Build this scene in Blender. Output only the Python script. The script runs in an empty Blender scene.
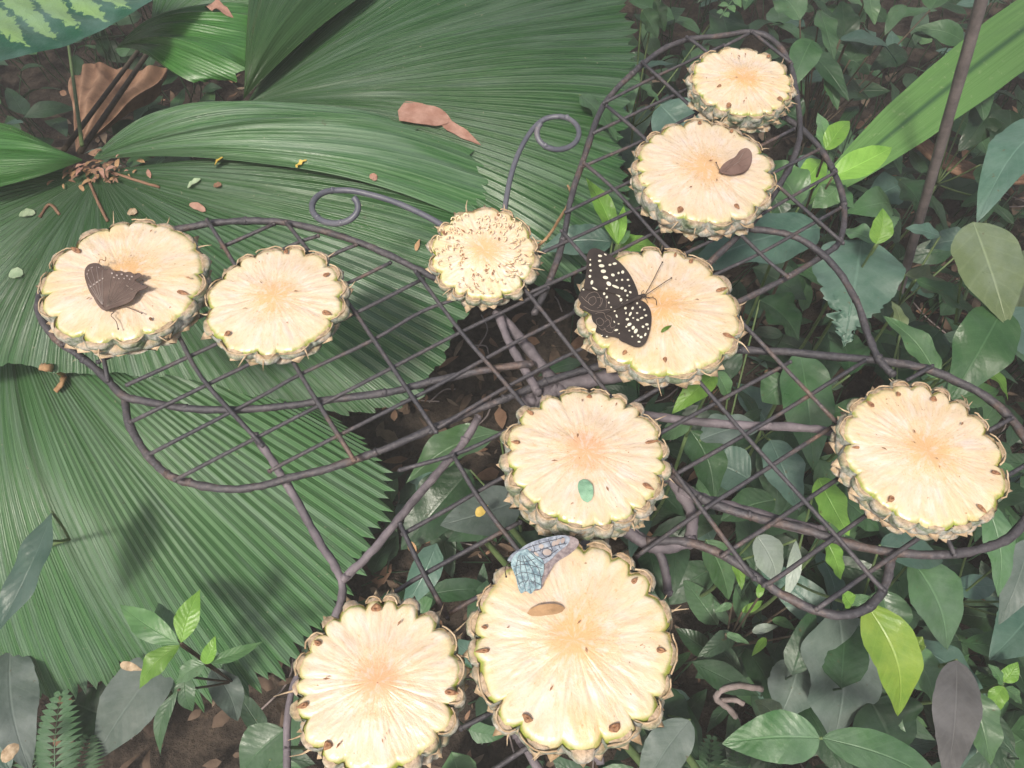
import bpy, math, random
from mathutils import Vector, Matrix, noise
random.seed(7)
SC = bpy.context.scene
COL = SC.collection
R = math.radians

# ------------------------------------------------------------------ camera
CAM = Vector((0, 0, 1.03)); PITCH = 60.0; F = 768.0
cd = bpy.data.cameras.new('camera'); co = bpy.data.objects.new('camera', cd); COL.objects.link(co)
co.location = CAM; co.rotation_euler = (R(90 - PITCH), 0, 0)
cd.sensor_width = 36; cd.lens = 27; cd.clip_start = 0.01; cd.clip_end = 200
SC.camera = co
# ------------------------------------------------------------------ light
w = bpy.data.worlds.new('World'); SC.world = w; w.use_nodes = True
nt = w.node_tree; bg = nt.nodes['Background']
sky = nt.nodes.new('ShaderNodeTexSky'); sky.sky_type = 'NISHITA'; sky.sun_disc = False
SUN_EL, SUN_AZ = 60, 205
sky.sun_elevation = R(SUN_EL); sky.sun_rotation = R(SUN_AZ); sky.air_density = 1.0; sky.dust_density = 6.0
nt.links.new(sky.outputs[0], bg.inputs[0]); bg.inputs[1].default_value = 0.11
sd = bpy.data.lights.new('sun', 'SUN'); sd.energy = 3.4; sd.angle = R(7); sd.color = (1, .93, .82)
so = bpy.data.objects.new('sun', sd); COL.objects.link(so)
az = R(SUN_AZ); el = R(SUN_EL)
sdir = Vector((math.sin(az) * math.cos(el), math.cos(az) * math.cos(el), math.sin(el)))
so.rotation_euler = sdir.to_track_quat('Z', 'Y').to_euler(); so.location = (0, 0, 5)
SC.view_settings.view_transform = 'Standard'; SC.view_settings.look = 'None'
SC.view_settings.gamma = 1; SC.view_settings.exposure = 0.45
SC.render.resolution_x = 1024; SC.render.resolution_y = 768
SC.render.engine = 'CYCLES'

# ------------------------------------------------------------------ helpers
ca, sa = math.cos(R(90 - PITCH)), math.sin(R(90 - PITCH))
def P(px, py, z):
    """point of the place at height z that lies along the sight line of a photo pixel"""
    x = (px - 512) / F; y = -(py - 384) / F
    d = Vector((x, y * ca + sa, y * sa - ca))
    t = (z - CAM.z) / d.z
    return CAM + d * t
def mpp(px, py, z):
    return ((P(px + .5, py, z) - P(px - .5, py, z)).length)
def hsh(*a): return random.Random(str(a)).random()

class MB:
    def __init__(s): s.v = []; s.f = []; s.m = []; s.uv = []; s.at = []; s.smooth = True
    def add(s, verts, faces, mat=0, uvs=None, at=None):
        b = len(s.v); s.v += [tuple(v) for v in verts]
        s.uv += uvs if uvs else [(0, 0)] * len(verts)
        s.at += at if at else [(0, 0, 0)] * len(verts)
        for f in faces: s.f.append(tuple(i + b for i in f)); s.m.append(mat)
    def grid(s, fn, nu, nv, mat=0, wrap=False):
        vs = []; uv = []
        cu = nu if wrap else nu + 1
        for j in range(nv + 1):
            for i in range(cu):
                vs.append(fn(i / nu, j / nv)); uv.append((i / nu, j / nv))
        fs = []
        for j in range(nv):
            for i in range(nu):
                a = j * cu + i; b = j * cu + (i + 1) % cu
                fs.append((a, b, b + cu, a + cu))
        s.add(vs, fs, mat, uv)
    def tube(s, pts, r, n=8, mat=0, jit=0.0, taper=None, closed_ends=True, flat=1.0):
        pts = [Vector(p) for p in pts]; N = len(pts); up = Vector((0, 0, 1)); vs = []; uvs = []
        prev = None; L = 0
        for i, p in enumerate(pts):
            d = (pts[min(i + 1, N - 1)] - pts[max(i - 1, 0)])
            if d.length < 1e-9: d = Vector((1, 0, 0))
            d.normalize()
            if i: L += (p - pts[i - 1]).length
            if prev is None:
                a = d.cross(up)
                if a.length < .1: a = d.cross(Vector((1, 0, 0)))
            else: a = prev - d * prev.dot(d)
            a.normalize(); prev = a; b = d.cross(a)
            rr = r * (taper(i / (N - 1)) if taper else 1)
            for k in range(n):
                t = 2 * math.pi * k / n
                q = rr * (1 + jit * noise.noise((p + a * math.cos(t) * .004 + b * math.sin(t) * .004) * 260))
                vs.append(p + a * math.cos(t) * q + b * math.sin(t) * q * flat); uvs.append((k / n, L))
        fs = [(i * n + k, i * n + (k + 1) % n, (i + 1) * n + (k + 1) % n, (i + 1) * n + k) for i in range(N - 1) for k in range(n)]
        if closed_ends: fs += [tuple(range(n))[::-1], tuple((N - 1) * n + k for k in range(n))]
        s.add(vs, fs, mat, uvs)
    def blob(s, c, rx, ry=None, rz=None, mat=0, jit=.2, n=8, m=5, rot=None):
        ry = ry or rx; rz = rz or rx; c = Vector(c)
        def fn(u, v):
            t = 2 * math.pi * u; ph = math.pi * v
            d = Vector((math.cos(t) * math.sin(ph), math.sin(t) * math.sin(ph), math.cos(ph)))
            k = 1 + jit * noise.noise(d * 1.7 + c * 311)
            q = Vector((d.x * rx, d.y * ry, d.z * rz)) * k
            if rot: q = rot @ q
            return c + q
        s.grid(fn, n, m, mat, True)
    def build(s, name, mats, parent=None, smooth=True, attr=False):
        me = bpy.data.meshes.new(name); me.from_pydata(s.v, [], s.f)
        if not isinstance(mats, (list, tuple)): mats = [mats]
        for m in mats: me.materials.append(m)
        for i, p in enumerate(me.polygons): p.material_index = s.m[i]; p.use_smooth = smooth
        ul = me.uv_layers.new(name='UVMap')
        for lp in me.loops: ul.data[lp.index].uv = s.uv[lp.vertex_index]
        if attr:
            a = me.attributes.new('pol', 'FLOAT_VECTOR', 'POINT')
            for i, v in enumerate(s.at): a.data[i].vector = v
        me.update()
        o = bpy.data.objects.new(name, me); COL.objects.link(o)
        if parent: o.parent = parent; o.matrix_parent_inverse = Matrix.Translation(parent_world(parent)).inverted()
        return o
def parent_world(p):
    v = Vector((0, 0, 0))
    while p:
        v = v + p.location; p = p.parent
    return v
def tag(o, label, cat, group=None, kind=None):
    if label: o['label'] = label
    if cat: o['category'] = cat
    if group: o['group'] = group
    if kind: o['kind'] = kind
    return o
def empty(name, loc, label, cat, group=None):
    o = bpy.data.objects.new(name, None); COL.objects.link(o); o.location = loc; o.empty_display_size = .02
    return tag(o, label, cat, group)
def spline(pts, k=6):
    pts = [Vector(p) for p in pts]; out = []
    q = [pts[0] * 2 - pts[1]] + pts + [pts[-1] * 2 - pts[-2]]
    for i in range(1, len(q) - 2):
        for j in range(k):
            t = j / k; a, b, c, d = q[i - 1:i + 3]
            out.append(.5 * ((2 * b) + (c - a) * t + (2 * a - 5 * b + 4 * c - d) * t * t + (3 * b - a - 3 * c + d) * t ** 3))
    out.append(pts[-1]); return out

# ------------------------------------------------------------------ materials
class NT:
    def __init__(s, name):
        s.m = bpy.data.materials.new(name); s.m.use_nodes = True; s.t = s.m.node_tree
        s.b = s.t.nodes['Principled BSDF']
    def n(s, ty, **k):
        o = s.t.nodes.new(ty)
        for a, b in k.items(): setattr(o, a, b)
        return o
    def l(s, a, b): s.t.links.new(a, b)
    def noise(s, vec, scale, detail=4, rough=.6, dist=0):
        o = s.n('ShaderNodeTexNoise'); o.inputs['Scale'].default_value = scale; o.inputs['Detail'].default_value = detail
        o.inputs['Roughness'].default_value = rough; o.inputs['Distortion'].default_value = dist
        if vec: s.l(vec, o.inputs['Vector'])
        return o.outputs['Fac']
    def ramp(s, fac, stops):
        o = s.n('ShaderNodeValToRGB'); e = o.color_ramp.elements
        while len(e) < len(stops): e.new(.5)
        for i, (p, c) in enumerate(stops):
            e[i].position = p
            e[i].color = (*(c if isinstance(c, tuple) else (c, c, c)), 1)
        s.l(fac, o.inputs[0]); return o.outputs[0]
    def mix(s, fac, a, b, mode='MIX'):
        o = s.n('ShaderNodeMix', data_type='RGBA', blend_type=mode)
        for i, x in ((0, fac), (6, a), (7, b)):
            if hasattr(x, 'links'): s.l(x, o.inputs[i])
            else: o.inputs[i].default_value = x if i == 0 else (*x, 1)
        return o.outputs[2]
    def math(s, op, a, b=0, c=0):
        o = s.n('ShaderNodeMath', operation=op)
        for i, x in enumerate((a, b, c)):
            if hasattr(x, 'links'): s.l(x, o.inputs[i])
            else: o.inputs[i].default_value = x
        return o.outputs[0]
    def bump(s, h, strength=.3, dist=.001):
        o = s.n('ShaderNodeBump'); o.inputs['Strength'].default_value = strength; o.inputs['Distance'].default_value = dist
        s.l(h, o.inputs['Height']); s.l(o.outputs[0], s.b.inputs['Normal']); return o
    def obj(s): return s.n('ShaderNodeTexCoord').outputs['Object']
    def uv(s): return s.n('ShaderNodeTexCoord').outputs['UV']
    def mp(s, vec, sc):
        o = s.n('ShaderNodeMapping'); o.inputs['Scale'].default_value = sc; s.l(vec, o.inputs[0]); return o.outputs[0]
    def rough(s, v): s.b.inputs['Roughness'].default_value = v
    def transl(s, color, amt):
        t = s.n('ShaderNodeBsdfTranslucent'); s.l(color, t.inputs[0]); m = s.n('ShaderNodeMixShader'); m.inputs[0].default_value = amt
        s.l(s.b.outputs[0], m.inputs[1]); s.l(t.outputs[0], m.inputs[2])
        s.l(m.outputs[0], s.t.nodes['Material Output'].inputs[0])

def mat_soil():
    m = NT('soil'); o = m.obj()
    a = m.noise(o, 9, 8, .65); b = m.noise(o, 70, 6, .7)
    c = m.ramp(a, [(.3, (.045, .033, .025)), (.55, (.095, .070, .053)), (.75, (.18, .135, .10))])
    d = m.ramp(b, [(.35, (.35, .33, .3)), (.6, (1, 1, 1)), (.72, (1.5, 1.35, 1.2))])
    m.l(m.mix(1, c, d, 'MULTIPLY'), m.b.inputs[0]); m.rough(.95); m.bump(m.math('ADD', a, b), .9, .02); return m.m
def mat_metal():
    m = NT('weathered_metal'); o = m.obj()
    a = m.noise(o, 22, 6, .7); b = m.noise(o, 300, 5, .7)
    c = m.ramp(a, [(.40, (.062, .060, .070)), (.54, (.092, .084, .092)), (.64, (.15, .105, .09)), (.76, (.22, .125, .085))])
    d = m.ramp(b, [(.3, .6), (.55, 1.0), (.75, 1.7)])
    m.l(m.mix(1, c, d, 'MULTIPLY'), m.b.inputs[0]); m.b.inputs['Metallic'].default_value = .15
    m.rough(.55); m.bump(b, .6, .0012); return m.m
def mat_painted():
    m = NT('grey_painted_metal'); o = m.obj()
    b = m.noise(o, 160, 5, .7); a = m.noise(o, 30, 5, .7)
    c = m.ramp(a, [(.35, (.085, .09, .115)), (.6, (.13, .13, .155)), (.72, (.17, .14, .14))])
    m.l(c, m.b.inputs[0]); m.rough(.45); m.bump(b, .35, .0008); return m.m
def leafmat(name, c1, c2, rough=.36, trans=.25, veins=9, vein=.5, spots=None, dust=.25, dustc=(.30, .36, .34)):
    m = NT(name); uv = m.uv(); o = m.obj(); inf = m.n('ShaderNodeObjectInfo').outputs['Random']
    a = m.noise(o, 40, 6, .65)
    col = m.ramp(a, [(.3, c1), (.7, c2)])
    sep = m.n('ShaderNodeSeparateXYZ'); m.l(uv, sep.inputs[0]); U, V = sep.outputs[0], sep.outputs[1]
    cu = m.math('ABSOLUTE', m.math('SUBTRACT', U, .5))
    # midrib and oblique side veins
    mid = m.math('SMOOTH_MIN', 1, m.math('MULTIPLY', cu, 30), .1)
    ph = m.math('FRACT', m.math('MULTIPLY', m.math('SUBTRACT', V, m.math('MULTIPLY', cu, .42)), veins))
    sv = m.math('ABSOLUTE', m.math('SUBTRACT', ph, .5))
    vl = m.ramp(sv, [(.0, 1.0), (.10, 0.0)])
    ml = m.ramp(mid, [(.25, 1.0), (.7, 0.0)])
    vm = m.math('MAXIMUM', m.math('MULTIPLY', vl, vein * .2), m.math('MULTIPLY', ml, vein))
    light = tuple(min(1, x * 1.4 + .03) for x in c2)
    col = m.mix(vm, col, light)
    dn = m.ramp(m.noise(o, 14, 5, .7), [(.42, 0.0), (.68, 1.0)])
    col = m.mix(m.math('MULTIPLY', dn, dust), col, dustc)
    bl = m.ramp(m.noise(o, 150, 3, .6), [(.69, 0.0), (.74, 1.0)])
    col = m.mix(m.math('MULTIPLY', bl, .6), col, (.12, .08, .03))
    if spots: col = m.mix(m.ramp(m.noise(o, 60, 3, .6), [(.55, 0.0), (.62, 1.0)]), col, spots)
    hsv = m.n('ShaderNodeHueSaturation'); m.l(col, hsv.inputs['Color'])
    m.l(m.math('ADD', .72, m.math('MULTIPLY', inf, .5)), hsv.inputs['Value'])
    col = hsv.outputs[0]
    m.l(col, m.b.inputs[0]); m.rough(rough)
    m.l(m.ramp(m.noise(o, 25, 5, .7), [(.3, rough * .75), (.7, min(1, rough * 1.5))]), m.b.inputs['Roughness'])
    qu = m.math('ADD', m.math('MULTIPLY', sv, .4), m.math('ADD', m.math('MULTIPLY', mid, .6), m.math('MULTIPLY', m.noise(o, 120, 4, .6), .8)))
    m.bump(qu, .55, .0016)
    if trans: m.transl(col, trans)
    return m.m
def palmmat(name, c1, c2, c3=(.20, .30, .17), pale=.35):
    m = NT(name); uv = m.uv(); o = m.obj()
    sep = m.n('ShaderNodeSeparateXYZ'); m.l(uv, sep.inputs[0]); U, V = sep.outputs[0], sep.outputs[1]
    # U counts pleats: fibres run along the blade
    comb = m.n('ShaderNodeCombineXYZ'); m.l(m.math('MULTIPLY', U, 5), comb.inputs[0]); m.l(m.math('MULTIPLY', V, 4), comb.inputs[1])
    fib = m.noise(comb.outputs[0], 1.0, 5, .7)
    comb2 = m.n('ShaderNodeCombineXYZ'); m.l(m.math('MULTIPLY', U, .8), comb2.inputs[0]); m.l(m.math('MULTIPLY', V, 2.2), comb2.inputs[1])
    big = m.noise(comb2.outputs[0], 1.0, 4, .6)
    col = m.ramp(fib, [(.3, c1), (.7, c2)])
    ph = m.math('ABSOLUTE', m.math('SUBTRACT', m.math('FRACT', U), .5))
    rib = m.ramp(ph, [(.0, 1.0), (.06, 0.0)])
    col = m.mix(m.math('MULTIPLY', rib, .30), col, c3)
    ph2 = m.math('ABSOLUTE', m.math('SUBTRACT', m.math('FRACT', m.math('MULTIPLY', U, 5)), .5))
    rib2 = m.ramp(ph2, [(.0, 1.0), (.16, 0.0)])
    col = m.mix(m.math('MULTIPLY', rib2, .22), col, c3)
    pale_sheen = m.ramp(big, [(.45, 0.0), (.62, 1.0)])  # glossy sheen painted into the colour as pale streaks
    col = m.mix(m.math('MULTIPLY', pale_sheen, pale), col, (.25, .33, .27))
    bl = m.ramp(m.noise(o, 55, 5, .75), [(.66, 0.0), (.72, 1.0)])
    col = m.mix(m.math('MULTIPLY', bl, .55), col, (.055, .05, .02))
    fl = m.ramp(m.noise(o, 210, 2, .5), [(.73, 0.0), (.76, 1.0)])
    col = m.mix(m.math('MULTIPLY', fl, .6), col, (.34, .32, .22))
    m.l(col, m.b.inputs[0])
    m.l(m.ramp(fib, [(.3, .22), (.7, .42)]), m.b.inputs['Roughness']); m.b.inputs['Coat Weight'].default_value = .15; m.b.inputs['Coat Roughness'].default_value = .3
    m.bump(m.math('ADD', fib, m.math('MULTIPLY', ph2, .8)), .7, .0012)
    m.transl(col, .15); return m.m
def mat_flesh(name, seed, warm=.0):
    m = NT(name); at = m.n('ShaderNodeAttribute'); at.attribute_name = 'pol'
    v = m.n('ShaderNodeVectorMath', operation='ADD'); m.l(at.outputs['Vector'], v.inputs[0]); v.inputs[1].default_value = (seed * 3.1, seed * 7.7, 0)
    v = v.outputs[0]; uv = m.uv(); sep = m.n('ShaderNodeSeparateXYZ'); m.l(uv, sep.inputs[0]); V = sep.outputs[1]
    o = m.obj()
    fib = m.noise(v, 3.2, 6, .62, .4); fib2 = m.noise(v, 9.0, 4, .6, .3)
    # distance to the core, wobbled
    wob = m.math('ADD', m.math('ADD', V, m.math('MULTIPLY', m.math('SUBTRACT', m.noise(o, 55, 4, .6), .5), .28)), m.math('MULTIPLY', m.math('SUBTRACT', fib2, .5), .25))
    base = m.ramp(wob, [(.0, (.80, .53 - warm, .25)), (.19, (.82, .58 - warm, .30)), (.34, (.85, .71, .48)), (.55, (.87, .76, .58)), (.82, (.86, .765, .56)), (.96, (.82, .75, .46))])
    st = m.ramp(fib, [(.30, (.90, .82, .64)), (.45, (.97, .94, .86)), (.62, (1, .99, .97))])
    col = m.mix(m.ramp(V, [(.14, .0), (.36, .85)]), base, st, 'MULTIPLY')
    st2 = m.ramp(fib2, [(.27, (.82, .66, .42)), (.36, (1, 1, 1))])
    col = m.mix(m.ramp(V, [(.2, .0), (.45, .75)]), col, st2, 'MULTIPLY')
    hue = m.ramp(m.noise(o, 26, 3, .6), [(.35, (1, .93, .74)), (.6, (1, 1, 1))])
    col = m.mix((seed * 37 % 10) / 12.0 + .1, col, hue, 'MULTIPLY')
    wh = m.ramp(m.noise(v, 2.0, 3, .6), [(.5, 0.0), (.68, .6)])
    col = m.mix(m.math('MULTIPLY', wh, .7), col, (.93, .88, .80))
    # green line under the skin
    e = m.ramp(V, [(.925, 0.0), (.968, 1.0)]); en = m.ramp(m.noise(o, 70, 3, .6), [(.36, .1), (.54, .95)])
    col = m.mix(m.math('MULTIPLY', e, en), col, (.34, .44, .07))
    sp = m.ramp(m.noise(o, 260, 2, .6), [(.72, 0.0), (.755, 1.0)])
    col = m.mix(m.math('MULTIPLY', sp, .7), col, (.33, .14, .04))
    hc = m.mix(1, col, (.805, .75, .80), 'MULTIPLY')
    m.l(hc, m.b.inputs[0]); m.l(m.ramp(fib2, [(.3, .20), (.7, .42)]), m.b.inputs['Roughness']); m.b.inputs['Coat Weight'].default_value = .25; m.b.inputs['Coat Roughness'].default_value = .25
    m.b.inputs['Subsurface Weight'].default_value = .12; m.b.inputs['Subsurface Radius'].default_value = (1, .6, .3)
    m.b.inputs['Subsurface Scale'].default_value = .004
    m.bump(m.math('ADD', m.math('MULTIPLY', m.ramp(V, [(.15, 0.0), (.35, 1.0)]), m.math('ADD', fib, m.math('MULTIPLY', fib2, .7))), m.math('MULTIPLY', m.noise(o, 420, 4, .65), .45)), .28, .0016); return m.m
def mat_rind():
    m = NT('pineapple_rind'); o = m.obj(); a = m.noise(o, 90, 6, .7); b = m.noise(o, 300, 5, .7)
    sep = m.n('ShaderNodeSeparateXYZ'); m.l(m.uv(), sep.inputs[0])
    c = m.ramp(a, [(.3, (.085, .13, .05)), (.44, (.21, .25, .17)), (.57, (.44, .44, .40)), (.70, (.38, .26, .15))])
    c = m.mix(m.ramp(sep.outputs[1], [(.55, 0.0), (.95, .8)]), c, (.42, .28, .17))
    d = m.ramp(b, [(.35, .6), (.6, 1.25)])
    m.l(m.mix(1, c, d, 'MULTIPLY'), m.b.inputs[0]); m.rough(.75); m.bump(b, .7, .001); return m.m
def simple(name, c1, c2, scale=80, rough=.7, bs=.4, trans=0, spec=None, lo=.35, hi=.65):
    m = NT(name); o = m.obj(); a = m.noise(o, scale, 6, .65)
    col = m.ramp(a, [(lo, c1), (hi, c2)]); m.l(col, m.b.inputs[0]); m.rough(rough); m.bump(m.noise(o, scale * 4, 4, .6), bs, .001)
    if spec is not None: m.b.inputs['Specular IOR Level'].default_value = spec
    if trans: m.transl(col, trans)
    return m.m

M = {}
M['soil'] = mat_soil(); M['metal'] = mat_metal(); M['paint'] = mat_painted(); M['rind'] = mat_rind()
M['lit_metal'] = simple('lit_weathered_metal', (.085, .075, .085), (.21, .18, .20), 45, .7, .8)  # light and haze on the braces put into a lighter metal colour
M['palm_a'] = palmmat('palm_green', (.012, .062, .014), (.055, .160, .045), pale=.28)
M['palm_b'] = palmmat('palm_green_striped', (.024, .100, .026), (.10, .235, .085), (.27, .40, .22), pale=.36)
M['palm_c'] = palmmat('palm_green_shaded', (.022, .066, .014), (.042, .11, .028), (.06, .14, .04), pale=.0)  # shade on the smooth upper frond put into a darker green
M['palm_d'] = palmmat('palm_green_fresh', (.035, .14, .025), (.08, .25, .055), (.2, .38, .14), pale=.05)
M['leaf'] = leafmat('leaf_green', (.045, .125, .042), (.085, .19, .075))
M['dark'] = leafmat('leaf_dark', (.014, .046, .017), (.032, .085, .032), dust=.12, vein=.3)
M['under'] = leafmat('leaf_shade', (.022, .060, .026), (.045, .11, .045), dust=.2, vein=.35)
M['blue'] = leafmat('leaf_bluish', (.06, .14, .10), (.11, .20, .15), dust=.4, dustc=(.22, .30, .28))
M['grey'] = leafmat('leaf_dusty_grey', (.10, .155, .125), (.18, .235, .20), dust=.6, dustc=(.30, .35, .34), rough=.5)
M['mid'] = leafmat('leaf_mid_green', (.07, .17, .06), (.13, .26, .10))
M['lime'] = leafmat('leaf_lime', (.16, .36, .05), (.27, .50, .09), trans=.35, dust=.05, vein=.6)
M['yell'] = leafmat('leaf_yellow_green', (.13, .25, .03), (.24, .34, .05), trans=.3, dust=.05, vein=.45)
M['olive'] = leafmat('leaf_olive', (.12, .17, .07), (.19, .24, .12), dust=.3, vein=.8, veins=6)
M['pale'] = leafmat('leaf_pale', (.30, .38, .30), (.42, .5, .42), rough=.3, dust=.5, dustc=(.6, .65, .66))
M['purp'] = leafmat('leaf_purplish', (.08, .08, .082), (.15, .148, .15), dust=.5, dustc=(.22, .22, .235), rough=.7)
M['pinkd'] = simple('dry_pink_leaf', (.34, .17, .12), (.50, .30, .23), 60, .75)
M['dry'] = simple('dry_brown_leaf', (.16, .085, .05), (.32, .19, .12), 30, .8)
M['litter'] = simple('rotting_leaf', (.07, .045, .03), (.17, .115, .08), 40, .85)
M['litter2'] = simple('rotting_leaf_pale', (.12, .085, .06), (.24, .18, .13), 40, .85)
M['dry2'] = simple('dry_tan_leaf', (.30, .17, .08), (.48, .30, .16), 60, .8)
M['tan'] = simple('papery_tan', (.30, .20, .11), (.60, .47, .32), 120, .8)
M['seed'] = simple('seed_brown', (.14, .06, .03), (.42, .22, .11), 500, .6)
M['yel'] = simple('petal_yellow', (.55, .38, .06), (.75, .55, .15), 90, .6)
M['petal'] = simple('petal_pale_green', (.30, .42, .25), (.45, .55, .36), 90, .6)
M['teal'] = simple('leaflet_green', (.18, .34, .22), (.26, .44, .3), 200, .6)
M['wood'] = simple('dead_wood', (.20, .16, .15), (.36, .30, .29), 60, .85, .8)
M['stem'] = simple('green_stem', (.09, .15, .05), (.16, .22, .09), 60, .6)
M['stemb'] = simple('brown_stem', (.06, .045, .03), (.12, .09, .06), 60, .8)

# ------------------------------------------------------------------ ground
g = MB()
def gf(u, v):
    x = (u - .5) * 2; y = (v - .5) * 2
    x = math.copysign(abs(x) ** 2.2, x) * 14; y = math.copysign(abs(y) ** 2.2, y) * 14 + .6
    return Vector((x, y, .03 * noise.noise(Vector((x, y, 0)) * 2.2) + .012 * noise.noise(Vector((x, y, 3)) * 9) - .02))
g.grid(gf, 160, 160)
tag(g.build('ground', M['soil']), None, None, kind='structure')

# ------------------------------------------------------------------ even haze volume, added to lift the darks as lens veiling does
mb = MB(); X0, X1, Y0, Y1, Z0, Z1 = -14.6, 14.6, -14.0, 15.2, -1.2, 3.2
mb.add([(x, y, z) for z in (Z0, Z1) for x, y in ((X0, Y0), (X1, Y0), (X1, Y1), (X0, Y1))], [(3, 2, 1, 0), (4, 5, 6, 7), (0, 1, 5, 4), (1, 2, 6, 5), (2, 3, 7, 6), (3, 0, 4, 7)])
hm = bpy.data.materials.new('haze'); hm.use_nodes = True; ht = hm.node_tree; ht.nodes.remove(ht.nodes['Principled BSDF'])
pv = ht.nodes.new('ShaderNodeVolumePrincipled'); pv.inputs['Color'].default_value = (.93, .92, .88, 1); pv.inputs['Density'].default_value = .055
ht.links.new(pv.outputs[0], ht.nodes['Material Output'].inputs['Volume'])
tag(mb.build('haze', hm, smooth=False), None, None, kind='stuff')

# ------------------------------------------------------------------ leaves
def leaf_into(mb, b, t, w, sag=.15, fold=.22, roll=0, wave=.08, mat=0, shape='ovate', up=Vector((0, 0, 1)), seed=0, nu=8, nv=14, side=0.0, torn=0):
    """one leaf blade from base b to tip t, width w (m)"""
    b = Vector(b); t = Vector(t); ax = t - b; L = ax.length; d = ax.normalized()
    s = d.cross(up)
    if s.length < .05: s = Vector((1, 0, 0))
    s.normalize(); n = s.cross(d).normalized()
    if roll:
        q = Matrix.Rotation(roll, 3, d); s = q @ s; n = q @ n
    hole = hsh(seed, 5)
    def prof(v):
        if shape == 'ovate': return (math.sin(math.pi * min(1, v ** .72)) ** .85) * (1 - .12 * v) if v < 1 else 0
        if shape == 'lance': return math.sin(math.pi * v ** .85) ** 1.15 if 0 < v < 1 else 0
        if shape == 'round': return (max(0, 1 - (2 * v - 1) ** 2)) ** .5
        if shape == 'strap': return min(1, v * 12) ** .5 * (1 - v ** 6) * .98
        if shape == 'heart': return (min(1, v * 4.5) ** .6) * (1 - v ** 1.9) ** .75 if v < 1 else 0
        return 1
    def fn(u, v):
        x = (u - .5) * 2; pw = max(0, prof(v)) * w / 2
        pw *= 1 + .05 * noise.noise(Vector((v * 5 + seed, x * .8, seed * 1.3)))
        if torn and v > .55: pw *= 1 - torn * max(0, noise.noise(Vector((v * 26, x * 3 + seed, 2))) + .25) * (v - .55) * 3
        pw *= 1 + .05 * noise.noise(Vector((v * 16 + seed * 3, x * 2, 5)))
        bend = sag * L * (math.sin(math.pi * v) - .35 * v * v)
        z = abs(x) ** 1.2 * pw * fold + wave * pw * math.sin(v * 15 + seed * 2 + x * 1.3) * abs(x) ** 1.5
        z -= .35 * fold * pw * x * x * (1 + .5 * math.sin(seed))
        curve = side * L * math.sin(math.pi * v)
        # puckering between side veins
        z += .018 * w * math.sin((v - abs(x) * .21) * 9 * 2 * math.pi) * abs(x) * (1 - abs(x))*2
        return b + ax * v + s * (x * pw + curve) + n * (z + bend)
    mb.grid(fn, nu, nv, mat)

# ------------------------------------------------------------------ fan palms
def fan(name, mat, parent, hub, edge, N, amp=.0022, tooth=.05, arch=.03, ns=26, seed=0, notch=.0):
    """pleated blade: hub=(px,py,z); edge=[(px,py,z[,mx,my,mz])...]"""
    H = P(*hub); E = []; C = []
    for e in edge:
        p = P(*e[:3]); E.append(p)
        C.append(P(*e[3:6]) if len(e) > 3 else (H + p) / 2)
    cum = [0]
    for i in range(1, len(E)): cum.append(cum[-1] + (E[i] - E[i - 1]).length)
    def interp(A, u):
        t = u * cum[-1]
        for i in range(1, len(E)):
            if t <= cum[i] + 1e-9:
                k = (t - cum[i - 1]) / (cum[i] - cum[i - 1])
                a, b = A[i - 1], A[i]; z = A[max(i - 2, 0)]; y = A[min(i + 1, len(A) - 1)]
                return .5 * ((2 * a) + (b - z) * k + (2 * z - 5 * a + 4 * b - y) * k * k + (3 * a - z - 3 * b + y) * k ** 3)
        return A[-1].copy()
    sub = 4; NU = N * sub; mb = MB()
    Es = [interp(E, i / NU) for i in range(NU + 1)]; Cs = [interp(C, i / NU) for i in range(NU + 1)]
    lens = [.982 + .03 * hsh(seed, i) for i in range(N + 1)]
    vs = []; uvs = []; 
    for j in range(ns + 1):
        s0 = (j / ns)
        for i in range(NU + 1):
            k = i // sub; fr = (i % sub) / sub
            ridge = 1 - abs(2 * fr - 1)          # 0 at valley, 1 at ridge
            ex = 1 + (tooth * (ridge - .5) if s0 > .9 else 0) * ((s0 - .9) * 10)
            ln = lens[min(k, N)] * (1 - ridge * 0) ; ln = 1 + (ln - 1) * max(0, s0 - .6) * 2.5
            s = (.012 + .988 * s0) * ex * ln
            e, c = Es[i], Cs[i]
            p = H * (1 - s) ** 2 + c * 2 * s * (1 - s) + e * s * s
            dr = (c - H) * 2 * (1 - s) + (e - c) * 2 * s
            dl = Es[min(i + 1, NU)] - Es[max(i - 1, 0)]
            n = dr.cross(dl)
            if n.length < 1e-9: n = Vector((0, 0, 1))
            n.normalize()
            if n.z < 0: n = -n
            p = p + n * ((ridge - .5) * 2 * amp * min(1, s * 1.3) + arch * math.sin(math.pi * min(1, s)) * 1.0
                         + .016 * s * noise.noise(Vector((i / NU * 7 + seed, s * 2.2, seed))) + .0012 * s * noise.noise(Vector((i / NU * 60 + seed, s * 6, seed))))
            vs.append(p); uvs.append((i / sub + seed * 10, s))
    fs = []
    W = NU + 1
    for j in range(ns):
        for i in range(NU):
            # splits between segments near the margin
            a = j * W + i; fs.append((a, a + 1, a + 1 + W, a + W))
    mb.add(vs, fs, 0, uvs)
    o = mb.build(name, mat, parent, smooth=True)
    # sharp pleats
    for e in o.data.edges:
        a, b = e.vertices
        if abs(a - b) == W and (a % W) % 2 == 0 and (a % W) % sub in (0, 2): e.use_edge_sharp = True
    return o
def petiole(parent, top, bottom, r=.004, mat='stem', name='petiole', mid=None):
    mb = MB(); top = Vector(top); bottom = Vector(bottom)
    m = mid or (top + bottom) / 2 + Vector((.01, .02, .0))
    mb.tube(spline([bottom, m, top], 8), r, 8, taper=lambda t: 1.25 - .4 * t)
    return mb.build(name, M[mat], parent)

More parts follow.
